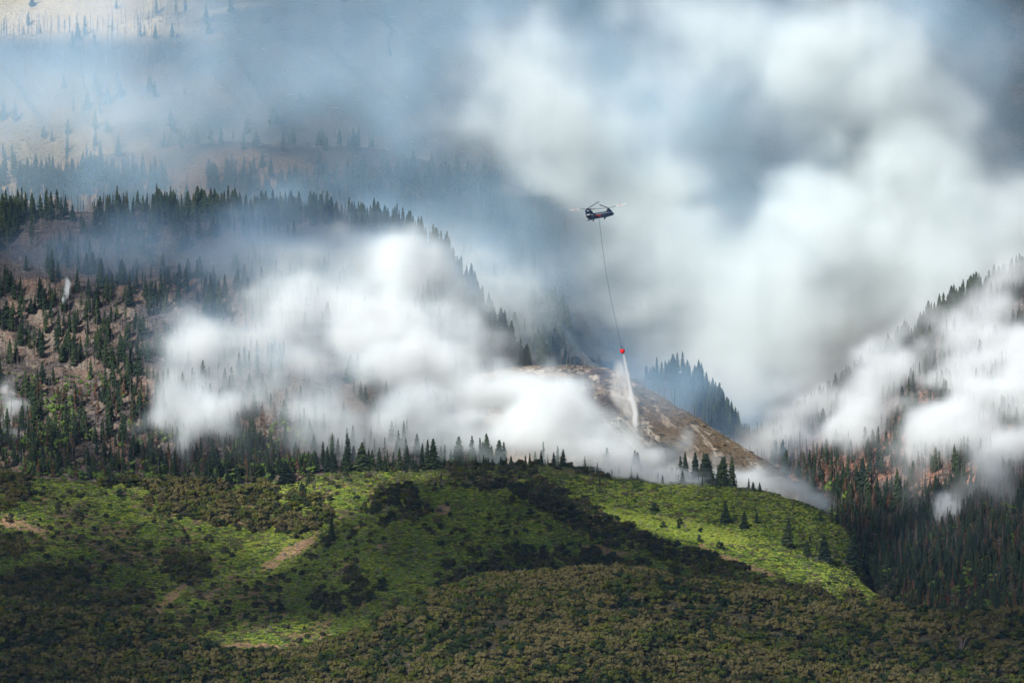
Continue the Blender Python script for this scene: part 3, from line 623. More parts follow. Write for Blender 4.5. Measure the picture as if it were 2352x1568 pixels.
fill('dark_oak', [('oakdark', i) for i in range(5)], [
  (OAKB & (n2 > .38), 4.0, (2.4, 5.6), 'dark shaded oak on the middle hill', 'dark oaks on the middle hill'),
  (RIDG, 6, (2.5, 4.5), 'dark oak bush on the crest of the green ridge', 'dark oaks on the crest of the ridge'),
  (own['B'] & ~OAKB & (dens_noise > .50), 8, (1.6, 4), 'dark oak bush dotted over the shaded middle hill', 'dark oaks dotted over the middle hill'),
  (own['D'] & ~OAKD & (PX < 900) & (n1 > .48), 9, (1.6, 4), 'dark oak bush dotted over the left hillside', 'dark oaks dotted over the left hillside'),
  (OAKD, 8, (3, 5), 'dark oak in the grove on the left hillside', 'dark oaks in the grove on the left hillside')],
  300, 'dark_oak_thicket', 'dark oaks massed on the middle hill and the ridge', 'thicket', 'bush', 1.05)
fill('juniper_bush', [('juniper', i) for i in range(5)], [(own['A'], 8, (3, 6.5), 'dark green juniper in the foreground thicket', 'junipers in the foreground thicket')], 299-13, 'juniper_thicket', 'dark junipers', 'thicket', 'bush')
P = scatter(own['A'] & (dens_noise > .5), 9)[:40]
for p in P: place(('twig', 2), p, RNG.uniform(2.4, 3.6), 1.3, 'bare_shrub', 'small grey leafless shrub in the foreground thicket', 'bush', 'grey leafless shrubs')
twp = PROTO['twig', 1], PROTO['twig', 2]
bare = np.logical_or.reduce([soft(PX, PY, p, 5, i) for i, p in enumerate(BARE)]) & frontD
soilD = (own['D'] & (PX < 980) & (n2*.5+n1*.5 > .56)) | (own['B'] & (n2*.5+n1*.5 > .64))
char = soft(PX, PY, [(1410,1062),(1620,1062),(1640,1100),(1560,1108),(1430,1098)], 8, 3) & frontD
# one scrub plant of each shape stands as a thing of its own, the rest is ground cover
for i in range(4):
    p = scatter(own['B'], 40)[i]; place(('scrub', i), p, 1.2, 1.5, 'scrub_clump', 'low bright green scrub clump on the middle hill', 'bush', 'low scrub clumps')
    p = scatter(own['D'], 40)[i]; place(('brown', i), p, 1.2, 1.5, 'brush_clump', 'low dry brown brush clump on the left hillside', 'bush', 'dry brush clumps')
    p = scatter(own['D'], 40)[i+4]; place(('deep', i), p, 1.6, 1.4, 'scrub_clump', 'deep green rounded scrub clump on the left hillside', 'bush', 'deep green scrub clumps')
    p = scatter(own['G'], 30)[i]; place(('log', i), p, 4, 1.5, 'fallen_log', 'bleached fallen logs on the burnt knoll', 'log', 'fallen logs')
GR = (own['B'] | own['C'] | own['D']) & ~bare & ~char
stuff('green_scrub', 'low green scrub covering the rolling hills', 'scrub', scatter(GR & ~soilD, 1.8, cap=60000), [PROTO['scrub', i] for i in range(4)], lambda P: RNG.uniform(.6, 1.7, len(P)), wide=(.85, 1.35))
stuff('deep_green_scrub', 'deep green rounded scrub among the paler scrub', 'scrub', np.concatenate([scatter(GR & own['D'] & (n2 > .42), 3.4), scatter(GR & own['B'] & (n2+.6*(n1-.5) > .47), 3.4), scatter(GR & own['C'] & (n2 > .64), 6), scatter(GR & own['D'] & (PY < 1110), 2.6)]), [PROTO['deep', i] for i in range(4)], lambda P: RNG.uniform(1.1, 3.0, len(P)), wide=(.85, 1.35))
stuff('sparse_scrub', 'sparse green scrub between patches of bare orange soil', 'scrub', np.concatenate([scatter(GR & soilD, 3.6), scatter(bare, 3.4)]), [PROTO['scrub', i] for i in range(4)], lambda P: RNG.uniform(.6, 1.4, len(P)), wide=(1.2, 2.0))
stuff('dry_brush', 'low dry brown brush over the burnt slopes and hills', 'brush', np.concatenate([scatter((own['E'] | own['G'] | own['I']) & (n1 > .42), 3.4, cap=14000), scatter((own['B'] | own['D']) & ~bare, 6), scatter(own['A'], 4), scatter((own['F'] | own['K']) & (PX < 1300) & (n1 > .45), 7)]), [PROTO['brown', i] for i in range(4)], lambda P: RNG.uniform(.5, 1.4, len(P)), wide=(1.2, 2.2))
stuff('grey_twigs', 'grey leafless brush among the green scrub', 'brush', np.concatenate([scatter(own['D'] & (n3 > .5), 9), scatter(own['B'] & ((PX < 720) & (PY > 1400) | (n3 > .6)), 6), scatter(own['E'] & (PX < 600), 7), scatter(own['C'] & (PX < 1700), 11)]), list(twp), lambda P: RNG.uniform(1.2, 3.2, len(P)), wide=(.9, 1.4))
stuff('fallen_logs', 'bleached fallen logs littering the burnt slopes', 'logs', np.concatenate([scatter(own['E'] & (PX < 900), 8), scatter(own['G'], 6), scatter(own['I'] & (PX < 2352), 9), scatter((own['F'] | own['K']) & (PX < 1300), 19), scatter(own['J'], 40)]), [PROTO['log', i] for i in range(4)], lambda P: RNG.uniform(2.5, 5.5, len(P)), wide=(.7, 1.2))
stuff('ash_bushes', 'leafy bushes surviving in the burnt slope', 'bushes', np.concatenate([scatter(own['E'] & (PX < 420) & (PY > 860) & (n3 > .45), 4.5), scatter(own['E'] & (PX < 700) & (PY > 1060), 3.2), scatter(own['I'] & (PY > 1330), 5)]), [PROTO['aspen', i] for i in range(4)], lambda P: RNG.uniform(1.6, 3.4, len(P)))
print('counts', COUNT, time.time()-T0)
# ------------------------------------------------------------------ helicopter, sling line, bucket and the water it drops
MH = flat('dark_blue_paint', (.016,.028,.055), .35); MO = flat('orange_red_panel', (.16,.03,.03), .4); MW = flat('white_band', (.85,.82,.78), .5)
MR = flat('red_bucket_fabric', (.62,.012,.02), .6); MB = flat('blade_black', (.02,.022,.03), .5); MG = flat('window_glass', (.03,.045,.06), .08); MT = flat('rubber', (.012,.012,.012), .8); MS = flat('grey_metal', (.16,.18,.2), .4, .6)
MPR = flat('blade_red_band', (.55,.10,.08), .5); MPT = flat('panel_trim', (.35,.42,.46), .4)
def loft(secs, n=16, power=3.0):
    """rounded-box sections (x, zc, half width, half height)"""
    V = []; F = []
    for x, zc, hw, hh in secs:
        for k in range(n):
            a = 2*PI*k/n; c, s = math.cos(a), math.sin(a); e = 2/power
            V.append((x, hw*math.copysign(abs(c)**e, c), zc+hh*math.copysign(abs(s)**e, s)))
    for i in range(len(secs)-1):
        for k in range(n): F.append((i*n+k, i*n+(k+1) % n, (i+1)*n+(k+1) % n, (i+1)*n+k))
    F.append(tuple(range(n))[::-1]); F.append(tuple((len(secs)-1)*n+k for k in range(n))); return V, F
def part(name, vf, m, parent, smooth=True, label=None):
    o = link(name, mesh(name, vf[0], vf[1], smooth=smooth), parent, [m])
    if label: o['label'] = label
    return o
def box(V, F, a, b):
    n = len(V); V += [(x, y, z) for x in (a[0], b[0]) for y in (a[1], b[1]) for z in (a[2], b[2])]
    F += [tuple(n+i for i in q) for q in ((0,1,3,2),(4,6,7,5),(0,4,5,1),(2,3,7,6),(0,2,6,4),(1,5,7,3))]
HD = 3762
HC = at(1377, 493.5, HD)
he = empty('twin_rotor_helicopter', HC)
he.rotation_euler = (Matrix.Rotation(math.radians(-12), 3, 'Y') @ Matrix.Rotation(math.radians(13), 3, 'X') @ Matrix.Rotation(math.radians(-12), 3, 'Z')).to_euler()
he.scale = (1.04, 1.1, 1.2)
tag(he, 'dark blue twin rotor helicopter with red side panels flying in front of the smoke', 'helicopter')
fus = part('fuselage', loft([(-7.3,.55,1.0,.75),(-6.8,.45,1.2,1.2),(-5.6,.15,1.35,1.5),(-4.2,-.1,1.4,1.45),(-1,-.12,1.42,1.3),(3,-.12,1.42,1.3),(5.2,-.1,1.4,1.3),(6.3,-.15,1.3,1.2),(7.2,-.35,1.05,.9),(7.8,-.55,.65,.5),(8.05,-.65,.2,.16)]), MH, he)
part('cockpit_window', loft([(6.35,.32,1.32,.42),(6.9,.22,1.2,.42),(7.3,.05,1.0,.3)], 16), MG, fus)
V = []; F = []
part('aft_pylon', loft([(-7.5,2.0,.35,1.3),(-6.9,2.2,.62,1.55),(-5.6,2.3,.7,1.6),(-4.4,2.1,.55,1.2),(-3.4,1.5,.3,.45)]), MH, he)
part('forward_pylon', loft([(4.3,1.3,.3,.35),(5.0,1.6,.62,.75),(6.0,1.6,.62,.8),(6.8,1.1,.45,.5),(7.2,.7,.3,.3)]), MH, he)
for s in (-1, 1):
    part('engine', loft([(-6.9,.0,.38,.38),(-6.6,.0,.5,.5),(-5.0,.0,.5,.5),(-4.5,.0,.34,.34)], 12, 2.2), MS, he).location = (0, s*1.75, 1.15)
    V = []; F = []; box(V, F, (-6.4, s*.68, 2.9), (-4.9, s*.72, 3.15)); part('vent_strip', (V, F), MPT, he, False)
    V = []; F = []; box(V, F, (-1.9, s*1.40, -.35), (.2, s*1.45, .75)); part('side_panel', (V, F), MO, he, False, 'orange red panel on the dark side')
    V = []; F = []; box(V, F, (.2, s*1.40, -.9), (1.1, s*1.44, .3)); part('side_panel', (V, F), MO, he, False, 'dark red lower panel')
    V = []; F = []; box(V, F, (-1.6, s*1.40, -.95), (-.4, s*1.45, -.75)); part('marking', (V, F), MPT, he, False)
    V = []; F = []; box(V, F, (-4.2, s*1.3, -1.3), (5.4, s*1.78, -.75)); part('fuel_sponson', (V, F), MH, he, False)
    for x in (2.2, 3.6, 4.6):
        V = []; F = []; tube(V, F, (x, s*1.36, .35), (x, s*1.44, .35), .24, .24, 10); part('round_window', (V, F), MG, he)
V = []; F = []; b = 0
V += [(-7.0,-1.1,-.6),(-7.0,1.1,-.6),(-4.4,1.2,-1.35),(-4.4,-1.2,-1.35),(-7.0,-1.1,-.85),(-7.0,1.1,-.85),(-4.4,1.2,-1.55),(-4.4,-1.2,-1.55)]
V = [(x-(.2 if x < -5 else 0), y, z-(.9 if x < -5 else 0)) for x, y, z in V]
F += [(0,1,2,3),(7,6,5,4),(0,4,5,1),(1,5,6,2),(2,6,7,3),(3,7,4,0)]; part('cargo_ramp', (V, F), MH, he, False)
for x, r in ((2.6, .38), (-3.9, .34)):
    for s in (-1, 1):
        V = []; F = []; tube(V, F, (x, s*1.25, -1.2), (x, s*1.35, -2.0), .13, .1); st = part('landing_strut', (V, F), MS, he)
        V = []; F = []; tube(V, F, (x, s*1.15, -2.05), (x, s*1.55, -2.05), r, r, 12); F.append(tuple(range(12))[::-1]); part('wheel', (V, F), MT, st)
for hx, hz, angs in ((-5.9, 3.95, (180, 58, -56)), (5.7, 2.55, (0, 176, 128))):
    V = []; F = []; tube(V, F, (hx, 0, hz-.6), (hx, 0, hz+.12), .3, .24, 8); tube(V, F, (hx, 0, hz-.1), (hx, 0, hz+.05), .75, .7, 10); hub = part('rotor_hub', (V, F), MB, he)
    for j, a in enumerate(angs):
        V = []; F = []; mi = []; segs = [(0.5, 2.0, 0), (2.0, 4.6, 0 if j else 0), (4.6, 5.6, 1 if j == 0 else 0), (5.6, 7.6, 2 if j == 0 else 0), (7.6, 8.6, 1 if j == 0 else 0), (8.6, 9.3, 2 if j == 0 else 0), (9.3, 10.1, 1 if j == 0 else 0)]
        for r0, r1, k in segs:
            w0, w1 = (.14, .42) if r0 < 1 else (.42, .42); n = len(V); z0 = .05+r0*.07; z1 = .05+r1*.07
            V += [(r0,-w0,z0-.05),(r0,w0,z0-.02),(r0,w0,z0+.05),(r0,-w0,z0+.02),(r1,-w1,z1-.05),(r1,w1,z1-.02),(r1,w1,z1+.05),(r1,-w1,z1+.02)]
            fs = [(0,1,5,4),(1,2,6,5),(2,3,7,6),(3,0,4,7),(0,3,2,1),(4,5,6,7)]; F += [tuple(n+i for i in q) for q in fs]; mi += [k]*6
        bl = link('rotor_blade', mesh('rotor_blade', V, F, mi), he, [MB, MW, MPR]); bl.location = (hx, 0, hz); bl.rotation_euler = (0, math.radians(0), math.radians(a))
        if j == 0: bl['label'] = 'blade with white and red bands'
# sling line: two legs to the hook, then a long sagging line
hook = at(1376, 502.5, HD); top = at(1428, 797, HD)
V = []; F = []; pts = [hook.lerp(top, t)+Vector((-1.6*math.sin(PI*t)*.9, 0, 0)) for t in [i/14 for i in range(15)]]
for a, b in zip(pts, pts[1:]): tube(V, F, a, b, .085, .085, 5)
cable = link('sling_line', mesh('sling_line', V, F), None, [MB]); tag(cable, 'long thin dark sling line running from the helicopter down to the red bucket', 'cable')
BK = at(1429.5, 806, HD)
bk = empty('water_bucket', BK); tag(bk, 'red water bucket hanging at the end of the long sling line', 'bucket')
prof = [(-1.45,.35),(-1.3,.75),(-.8,1.22),(-.1,1.42),(.5,1.40),(1.0,1.28),(1.1,1.2),(1.0,1.12),(.2,1.2),(-1.1,.6)]
V = []; F = []
for z, r in prof:
    for k in range(18): a = 2*PI*k/18; rr = r*(1+.03*math.cos(a*9)); V.append((rr*math.cos(a), rr*math.sin(a), z))
for i in range(len(prof)-1):
    for k in range(18): F.append((i*18+k, i*18+(k+1) % 18, (i+1)*18+(k+1) % 18, (i+1)*18+k))
part('bucket_shell', (V, F), MR, bk)
V = []; F = []
for k in range(18): tube(V, F, (1.24*math.cos(2*PI*k/18), 1.24*math.sin(2*PI*k/18), 1.1), (1.24*math.cos(2*PI*(k+1)/18), 1.24*math.sin(2*PI*(k+1)/18), 1.1), .08, .08, 4)
part('rim', (V, F), MT, bk)
for k in range(6):
    a = 2*PI*k/6; V = []; F = []; q = top-BK; tube(V, F, (1.24*math.cos(a), 1.24*math.sin(a), 1.1), tuple(q), .05, .05, 4); part('suspension_line', (V, F), MT, bk)
V = []; F = []; box(V, F, tuple(Vector(top-BK)-Vector((.3,.3,.2))), tuple(Vector(top-BK)+Vector((.3,.3,.5)))); part('control_head', (V, F), MT, bk, False)
# ------------------------------------------------------------------ smoke: density grids built as real volumes
def volume(name, lo, hi, vx, dens, color, den, aniso, label, cat='smoke', absorb=(1, 1, 1)):
    lo = np.array(lo, float); hi = np.array(hi, float)
    n = np.maximum(2, np.round((hi-lo)/vx).astype(int)+1); hi = lo+(n-1)*vx
    ax = [(lo[i]+vx*np.arange(n[i])).astype(np.float32) for i in range(3)]
    X, Y, Z = np.meshgrid(*ax, indexing='ij')
    d = dens(X, Y, Z).astype(np.float32)
    e = np.ones_like(d)                                   # fade at the faces of the grid
    for k, A in enumerate((X, Y, Z)): e *= np.clip((A-lo[k])/(vx*3), 0, 1)*np.clip((hi[k]-A)/(vx*3), 0, 1)
    d = (d*e).ravel(); d[d < .004] = 0
    me = bpy.data.meshes.new(name); me.vertices.add(d.size)
    a = me.attributes.new('dens', 'FLOAT', 'POINT'); a.data.foreach_set('value', d)
    me.vertices.foreach_set('co', np.stack([X.ravel(), Y.ravel(), Z.ravel()], 1).astype(np.float32).ravel())
    ob = link(name, me)
    ng = bpy.data.node_groups.new(name, 'GeometryNodeTree')
    ng.interface.new_socket('Geometry', in_out='INPUT', socket_type='NodeSocketGeometry'); ng.interface.new_socket('Geometry', in_out='OUTPUT', socket_type='NodeSocketGeometry')
    N = ng.nodes; L = ng.links; gi = N.new('NodeGroupInput'); go = N.new('NodeGroupOutput')
    vc = N.new('GeometryNodeVolumeCube'); vc.inputs['Min'].default_value = lo; vc.inputs['Max'].default_value = hi
    for k, a_ in enumerate('XYZ'): vc.inputs['Resolution '+a_].default_value = int(n[k])
    pos = N.new('GeometryNodeInputPosition')
    def vmath(op, i, v):
        q = N.new('ShaderNodeVectorMath'); q.operation = op; L.new(i, q.inputs[0])
        if op == 'SCALE': q.inputs['Scale'].default_value = v
        elif v is not None: q.inputs[1].default_value = v
        return q.outputs[0]
    s = vmath('FLOOR', vmath('ADD', vmath('SCALE', vmath('SUBTRACT', pos.outputs[0], lo), 1/vx), (.5, .5, .5)), None)
    sx = N.new('ShaderNodeSeparateXYZ'); L.new(s, sx.inputs[0])
    def im(op, a, b):
        q = N.new('FunctionNodeIntegerMath'); q.operation = op
        for i, v in enumerate((a, b)):
            if isinstance(v, int): q.inputs[i].default_value = v
            else: L.new(v, q.inputs[i])
        return q.outputs[0]
    ix = im('ADD', im('MULTIPLY', im('ADD', im('MULTIPLY', sx.outputs[0], int(n[1])), sx.outputs[1]), int(n[2])), sx.outputs[2])
    na = N.new('GeometryNodeInputNamedAttribute'); na.data_type = 'FLOAT'; na.inputs[0].default_value = 'dens'
    si = N.new('GeometryNodeSampleIndex'); si.data_type = 'FLOAT'; si.domain = 'POINT'; si.clamp = True
    L.new(gi.outputs[0], si.inputs[0]); L.new(na.outputs[0], si.inputs[1]); L.new(ix, si.inputs['Index']); L.new(si.outputs[0], vc.inputs['Density'])
    sm = N.new('GeometryNodeSetMaterial'); L.new(vc.outputs[0], sm.inputs[0]); L.new(sm.outputs[0], go.inputs[0])
    mt = bpy.data.materials.new(name); mt.use_nodes = True; t = mt.node_tree
    t.nodes.remove(t.nodes['Principled BSDF']); pv = t.nodes.new('ShaderNodeVolumePrincipled')
    pv.inputs['Color'].default_value = (*color, 1); pv.inputs['Density'].default_value = den; pv.inputs['Anisotropy'].default_value = aniso; pv.inputs['Absorption Color'].default_value = (*absorb, 1)
    t.links.new(pv.outputs[0], t.nodes['Material Output'].inputs['Volume'])
    sm.inputs['Material'].default_value = mt; me.materials.append(mt)
    md = ob.modifiers.new('density', 'NODES'); md.node_group = ng
    tag(ob, label, cat, kind='stuff'); print(name, n, d.size, round(time.time()-T0, 1)); return ob
def blobs(BL, warp=14, wl=45, fl=26, seed=0, edge=.5, hard=3.2, oct=4, D=None, soft_=.15):
    """puffs (X, Y, rx, ry, strength[, in front of the ground by][, distance]) -> density function and bounds"""
    Q = []
    for b in BL:
        X, Y, rx, ry, s = b[:5]; off = b[5] if len(b) > 5 else 28; d = b[6] if len(b) > 6 else (D or hit(X, Y)-off)
        k = TAN/1176*d; c = at(X, Y, d); Q.append((c.x, c.y, c.z, rx*k, max(14, min(rx, ry)*k*.8), ry*k, s))
    Q = np.array(Q)
    lo = (Q[:, :3]-Q[:, 3:6]*1.75).min(0)-warp*.6; hi = (Q[:, :3]+Q[:, 3:6]*1.75).max(0)+warp*.6
    def f(X, Y, Z):
        oct = 5; a = fbm(X/wl, Y/wl, Z/wl, 3, .5, seed)-.5; b = fbm(X/wl, Y/wl, Z/wl, 3, .5, seed+31)-.5; c = fbm(X/wl, Y/wl, Z/wl, 3, .5, seed+57)-.5
        wx = X+a*warp*2.4; wy = Y+b*warp*2.4; wz = Z+c*warp*2.4
        k2 = wl*.33; wx = wx+(vnoise(X/k2+seed, Y/k2, Z/k2)-.5)*warp*.8; wz = wz+(vnoise(X/k2, Y/k2+seed+9, Z/k2)-.5)*warp*.8
        S = np.zeros_like(X)
        for cx, cyy, cz, rx, ry, rz, s in Q:
            q = ((wx-cx)/rx)**2+((wy-cyy)/ry)**2+((wz-cz)/rz)**2
            S += s*np.exp(-q*1.1)
        n = .60*fbm(wx/fl, wy/fl, wz/fl, oct, .68, seed+3)+.40*(1-fbm(X/fl/.8, Y/fl/.8, Z/fl/.8, oct, .6, seed+13, billow=True))
        m = np.clip((n-(edge+.02)+.34*np.minimum(S, 1.15))*hard, 0, 1)
        m = soft_*np.clip(S*1.6, 0, 1)+(1-soft_)*m*m*(3-2*m)
        m = np.maximum(m, np.clip((S-.7)*.8, 0, .9))
        return S*m*np.clip(.1+1.8*(n-.2)*1.3, .12, 2)
    return f, lo, hi
SMK = (.84, .945, 1.0)
def puffs(poly, n, r, s, seed, off=28, D=None, asp=.85):
    """random overlapping puffs filling a polygon"""
    q = random.Random(seed); xs = [p[0] for p in poly]; ys_ = [p[1] for p in poly]; out = []
    while len(out) < n:
        x = q.uniform(min(xs), max(xs)); y = q.uniform(min(ys_), max(ys_))
        if inpoly(np.array([x]), np.array([y]), poly)[0]:
            rr = q.uniform(*r); b = [x, y, rr, rr*asp*q.uniform(.8, 1.2), q.uniform(*s), off+q.uniform(-8, 14)]
            if D: b.append(D+q.uniform(-45, 45))
            out.append(tuple(b))
    return out
# 1 the pale column and the broad cloud rising behind the ridge
f, lo, hi = blobs([
 (425,1015,24,50,2.0,14),(420,960,34,56,1.9,18),(400,905,44,54,1.8),(390,850,46,50,1.5),(410,800,60,50,1.2),(455,770,80,45,.8),(330,1025,30,18,.6,12),
 (1120,1000,150,50,1.7,20),(1250,1000,130,50,1.7,22),(1370,1025,110,38,1.6,22),(1470,1042,80,26,1.4,20),(1560,1058,60,18,.8,14),(1300,960,70,34,1.2,30),(1390,985,60,26,.8,24),(950,1015,90,30,.8,14),
 (1000,1045,60,20,.3,0,3722),(1080,1042,60,22,.4,0,3722),(1150,1045,60,22,.45,0,3722),(1240,1048,60,20,.45,0,3722),(1330,1055,60,18,.5,0,3724),(1410,1062,50,16,.6,0,3726),(1490,1075,50,16,.7,0,3728),(700,1048,80,24,.4,0,3738),(850,1036,80,28,.5,0,3738),(560,1050,80,24,.3,0,3738)]
 +puffs([(450,740),(700,700),(800,900),(860,1010),(520,1030),(460,900)], 34, (55,90), (.28,.45), 1, 26)
 +puffs([(380,790),(480,760),(540,960),(460,980)], 12, (36,60), (.6,.9), 2, 20)
 +puffs([(620,680),(780,570),(900,585),(1000,660),(1070,750),(1080,830),(880,800),(740,760)], 32, (52,88), (.36,.66), 3, 30)
 +puffs([(820,740),(960,700),(1090,830),(1160,890),(1262,905),(1280,970),(1000,985),(860,900)], 34, (46,80), (.8,1.4), 4, 30)
 +puffs([(640,530),(900,490),(1150,560),(1320,700),(1300,860),(1080,800),(900,620)], 16, (70,110), (.14,.24), 6, 40)
 +puffs([(940,520),(1060,560),(1200,720),(1290,860),(1180,860),(1060,740)], 16, (50,80), (.22,.36), 7, 36)
 +puffs([(560,600),(700,560),(760,640),(640,760),(520,700)], 12, (50,80), (.22,.36), 5, 26),
 seed=4, warp=15, wl=34, fl=20, edge=.46, hard=1.5, soft_=.5)
volume('smoke_cloud', lo, hi, 2.5, f, SMK, .056, 0.0, 'billowing white smoke rising from behind the green ridge', absorb=(.75, .9, 1))
# 2 the great plume filling the upper right
f, lo, hi = blobs(
 puffs([(1090,250),(1130,60),(1280,90),(1420,260),(1560,480),(1700,620),(1760,760),(1650,900),(1500,760),(1330,600),(1190,470)], 64, (70,120), (.40,.66), 11, D=4120)
 +puffs([(1700,640),(1800,480),(1960,380),(2200,330),(2420,420),(2420,640),(2240,640),(2060,760),(1900,880),(1740,900),(1620,860)], 62, (65,115), (.7,1.15), 12, D=4120)
 +puffs([(1720,60),(1900,-40),(2120,60),(2240,200),(2200,330),(1960,380),(1800,300)], 34, (70,115), (.5,.8), 13, D=4120)
 +puffs([(1400,-20),(1750,-20),(1720,160),(1500,140)], 13, (80,120), (.35,.5), 14, D=4120)
 +puffs([(1600,880),(1900,860),(1860,960),(1700,1000)], 10, (40,70), (.5,.8), 15, D=4090),
 seed=9, D=4120, warp=30, wl=62, fl=34, hard=1.5, edge=.42, soft_=.5)
lo[2] = max(lo[2], elev(1010)*4100)
volume('smoke_plume', lo, hi, 4.6, f, (.86, .95, 1.0), .026, 0.0, 'great pale plume of smoke filling the sky above the right hill', absorb=(.5, .85, 1))
# 3 white smoke pouring over the right hill
f, lo, hi = blobs([(2190,1160,35,40,.8,14),(2240,1140,40,40,.6,14),(2110,1140,40,30,.5,14),(2310,1140,40,30,.6,14)]
 +puffs([(2110,860),(2250,780),(2420,760),(2420,1080),(2240,1110),(2130,1060),(2060,960)], 40, (36,62), (.9,1.6), 21, 26)
 +puffs([(1860,960),(2000,840),(2120,800),(2100,960),(2000,1010),(1900,1030)], 20, (34,56), (.5,.8), 22, 26)
 +puffs([(1650,1040),(1850,960),(2060,800),(2250,660),(2420,600),(2420,780),(2200,800),(1980,960),(1800,1060)], 12, (38,60), (.6,.9), 23, 36)
 +[(X_, Y_, 46, 34, .8, 0, 4000-.42*min(320, max(-60, 230-bear(X_)*3950))-D_) for X_, Y_, D_ in ((1680,1030,34),(1760,1000,34),(1840,955,34),(1900,910,36),(1960,865,36),(2020,815,36),(2080,775,38),(2140,735,38),(2200,700,38),(2260,670,38),(2320,640,38),(2380,610,38),(1720,1030,40),(1800,1000,40),(1880,950,40))]
 +puffs([(1950,1010),(2140,1040),(2120,1120),(2000,1080)], 7, (30,50), (.15,.3), 24, 24), seed=14, warp=12, wl=30, fl=20, edge=.44, hard=1.5, soft_=.6)
volume('hill_smoke', lo, hi, 2.6, f, (.91, .965, 1.0), .062, 0.0, 'brilliant white smoke pouring over the scorched right hill', absorb=(.6, .88, 1))
# 4 low wisps along the ground
f, lo, hi = blobs([(1405,1080,24,18,1.5,0,3689),(1440,1092,30,16,1.8,0,3688),(1490,1102,44,11,1.8,0,3688),(1545,1106,46,9,1.5,0,3688),(1600,1108,30,8,1.2,0,3688),(1450,1068,30,20,.9,0,3690),(1500,1086,60,14,.9,0,3690),(1560,1090,50,13,.8,0,3690),(1385,1062,16,20,.9,0,3692)], seed=19, warp=5, wl=14, fl=9, edge=.46)
volume('smoke_wisp', lo, hi, 1.1, f, SMK, .11, 0.0, 'thin smoke creeping over the charred patch on the ridge')
f, lo, hi = blobs([(1660,1090,40,14,.6,5,3735),(1720,1100,50,16,.8,5,3735),(1770,1112,50,18,1.0,5,3735),(1820,1128,40,16,1.1,5,3728),(1860,1145,34,14,1.3,5,3720),(1885,1160,18,10,1.4,5,3715),(1780,1080,60,22,.5,5,3740),(1640,1060,40,14,.35,5,3745)], seed=23, warp=4.5, wl=16, fl=10)
volume('smoke_wisp', lo, hi, 1.3, f, SMK, .10, 0.0, 'smoke lifting from behind the brow of the green hill')
f, lo, hi = blobs([(22,905,16,26,.7,6),(38,935,20,22,.9,6),(20,965,16,16,.6,6),(18,1000,26,14,.5,6),(40,1008,14,10,.7,4)], seed=27, warp=4, wl=12, fl=8)
volume('smoke_puff', lo, hi, 1.1, f, (.86, .94, 1.0), .12, 0.0, 'small blue white smoke puff at the left edge of the burnt slope')
f, lo, hi = blobs([(154,672,4,10,1.3,4),(157,655,4,12,1.2,4),(151,688,3,6,1.2,4)], seed=28, warp=1.5, wl=5, fl=3.4)
volume('smoke_puff', lo, hi, .5, f, (.9, .96, 1.0), .5, 0.0, 'tiny bright wisp of smoke high on the burnt slope')
f, lo, hi = blobs([(1640+0,1180,1,1,0),(2160,1180,16,30,1.2,8),(2178,1165,12,26,1.2,8),(2195,1180,10,24,.8,8)][1:], seed=29, warp=3, wl=10, fl=6)
volume('smoke_puff', lo, hi, .9, f, (.86, .94, 1.0), .16, 0.0, 'curling blue wisp rising from the shadowed wood')
# 5 thin blue veil lying over the far slopes
f, lo, hi = blobs([
 (150,200,350,140,.8),(500,150,300,160,.75),(900,250,300,200,.85),(1150,80,300,160,1.0),(400,380,300,80,.55),(700,430,260,70,.8),(1000,520,260,90,.8),(150,60,260,80,1.6),(100,260,260,120,.8),(1300,600,260,140,.5),(1500,250,300,200,.8),(1700,500,260,250,.8),(1800,150,300,160,.8),(2150,100,200,160,.5),(2350,120,120,160,.3),(2250,400,200,200,.8),(60,420,200,60,.8),(1450,800,200,100,.8),(100,300,300,100,.7),(700,-60,400,90,.8),(1300,-60,400,100,.9),(1900,-40,350,110,.8),(2330,60,200,140,.6),(1700,330,200,160,.7),(2100,50,240,120,.6)],
 seed=33, D=4170, warp=40, wl=110, fl=70, hard=1.5, edge=.22)
lo[1] = 4070; hi[1] = 4270
volume('smoke_veil', lo, hi, 9.5, f, (.42, .69, 1.0), .0135, 0.0, 'thin blue smoke veiling the far mountainside')
f, lo, hi = blobs([(600,600,220,90,.9,35),(350,560,200,80,.7,30),(850,640,200,90,.9,35),(1100,700,200,110,.6,35),(1300,780,200,80,.5,40),(560,780,160,120,.5,30),(750,850,200,120,.5,30),(1450,880,120,80,.7,60),(1520,930,90,50,.7,22),(1400,880,80,40,.5,22),(1600,880,120,90,.7,60),(1680,960,110,70,.9,60),(1760,960,90,60,.8,50),(120,560,160,70,.45,25),(250,620,200,80,.5,25),(250,500,200,30,.35,20),(650,500,200,50,.9,30),(900,520,200,60,1.0,35),(1100,600,160,80,1.0,35),(1650,990,120,40,.4,30),(1850,1040,160,60,.35,25),(2050,1100,150,60,.25,22),(2200,1250,180,80,.12,20)], seed=37, warp=25, wl=70, fl=50, hard=1.8, edge=.28)
volume('smoke_veil', lo, hi, 6.5, f, (.40, .66, 1.0), .026, 0.0, 'thin blue smoke lying along the burnt slope')
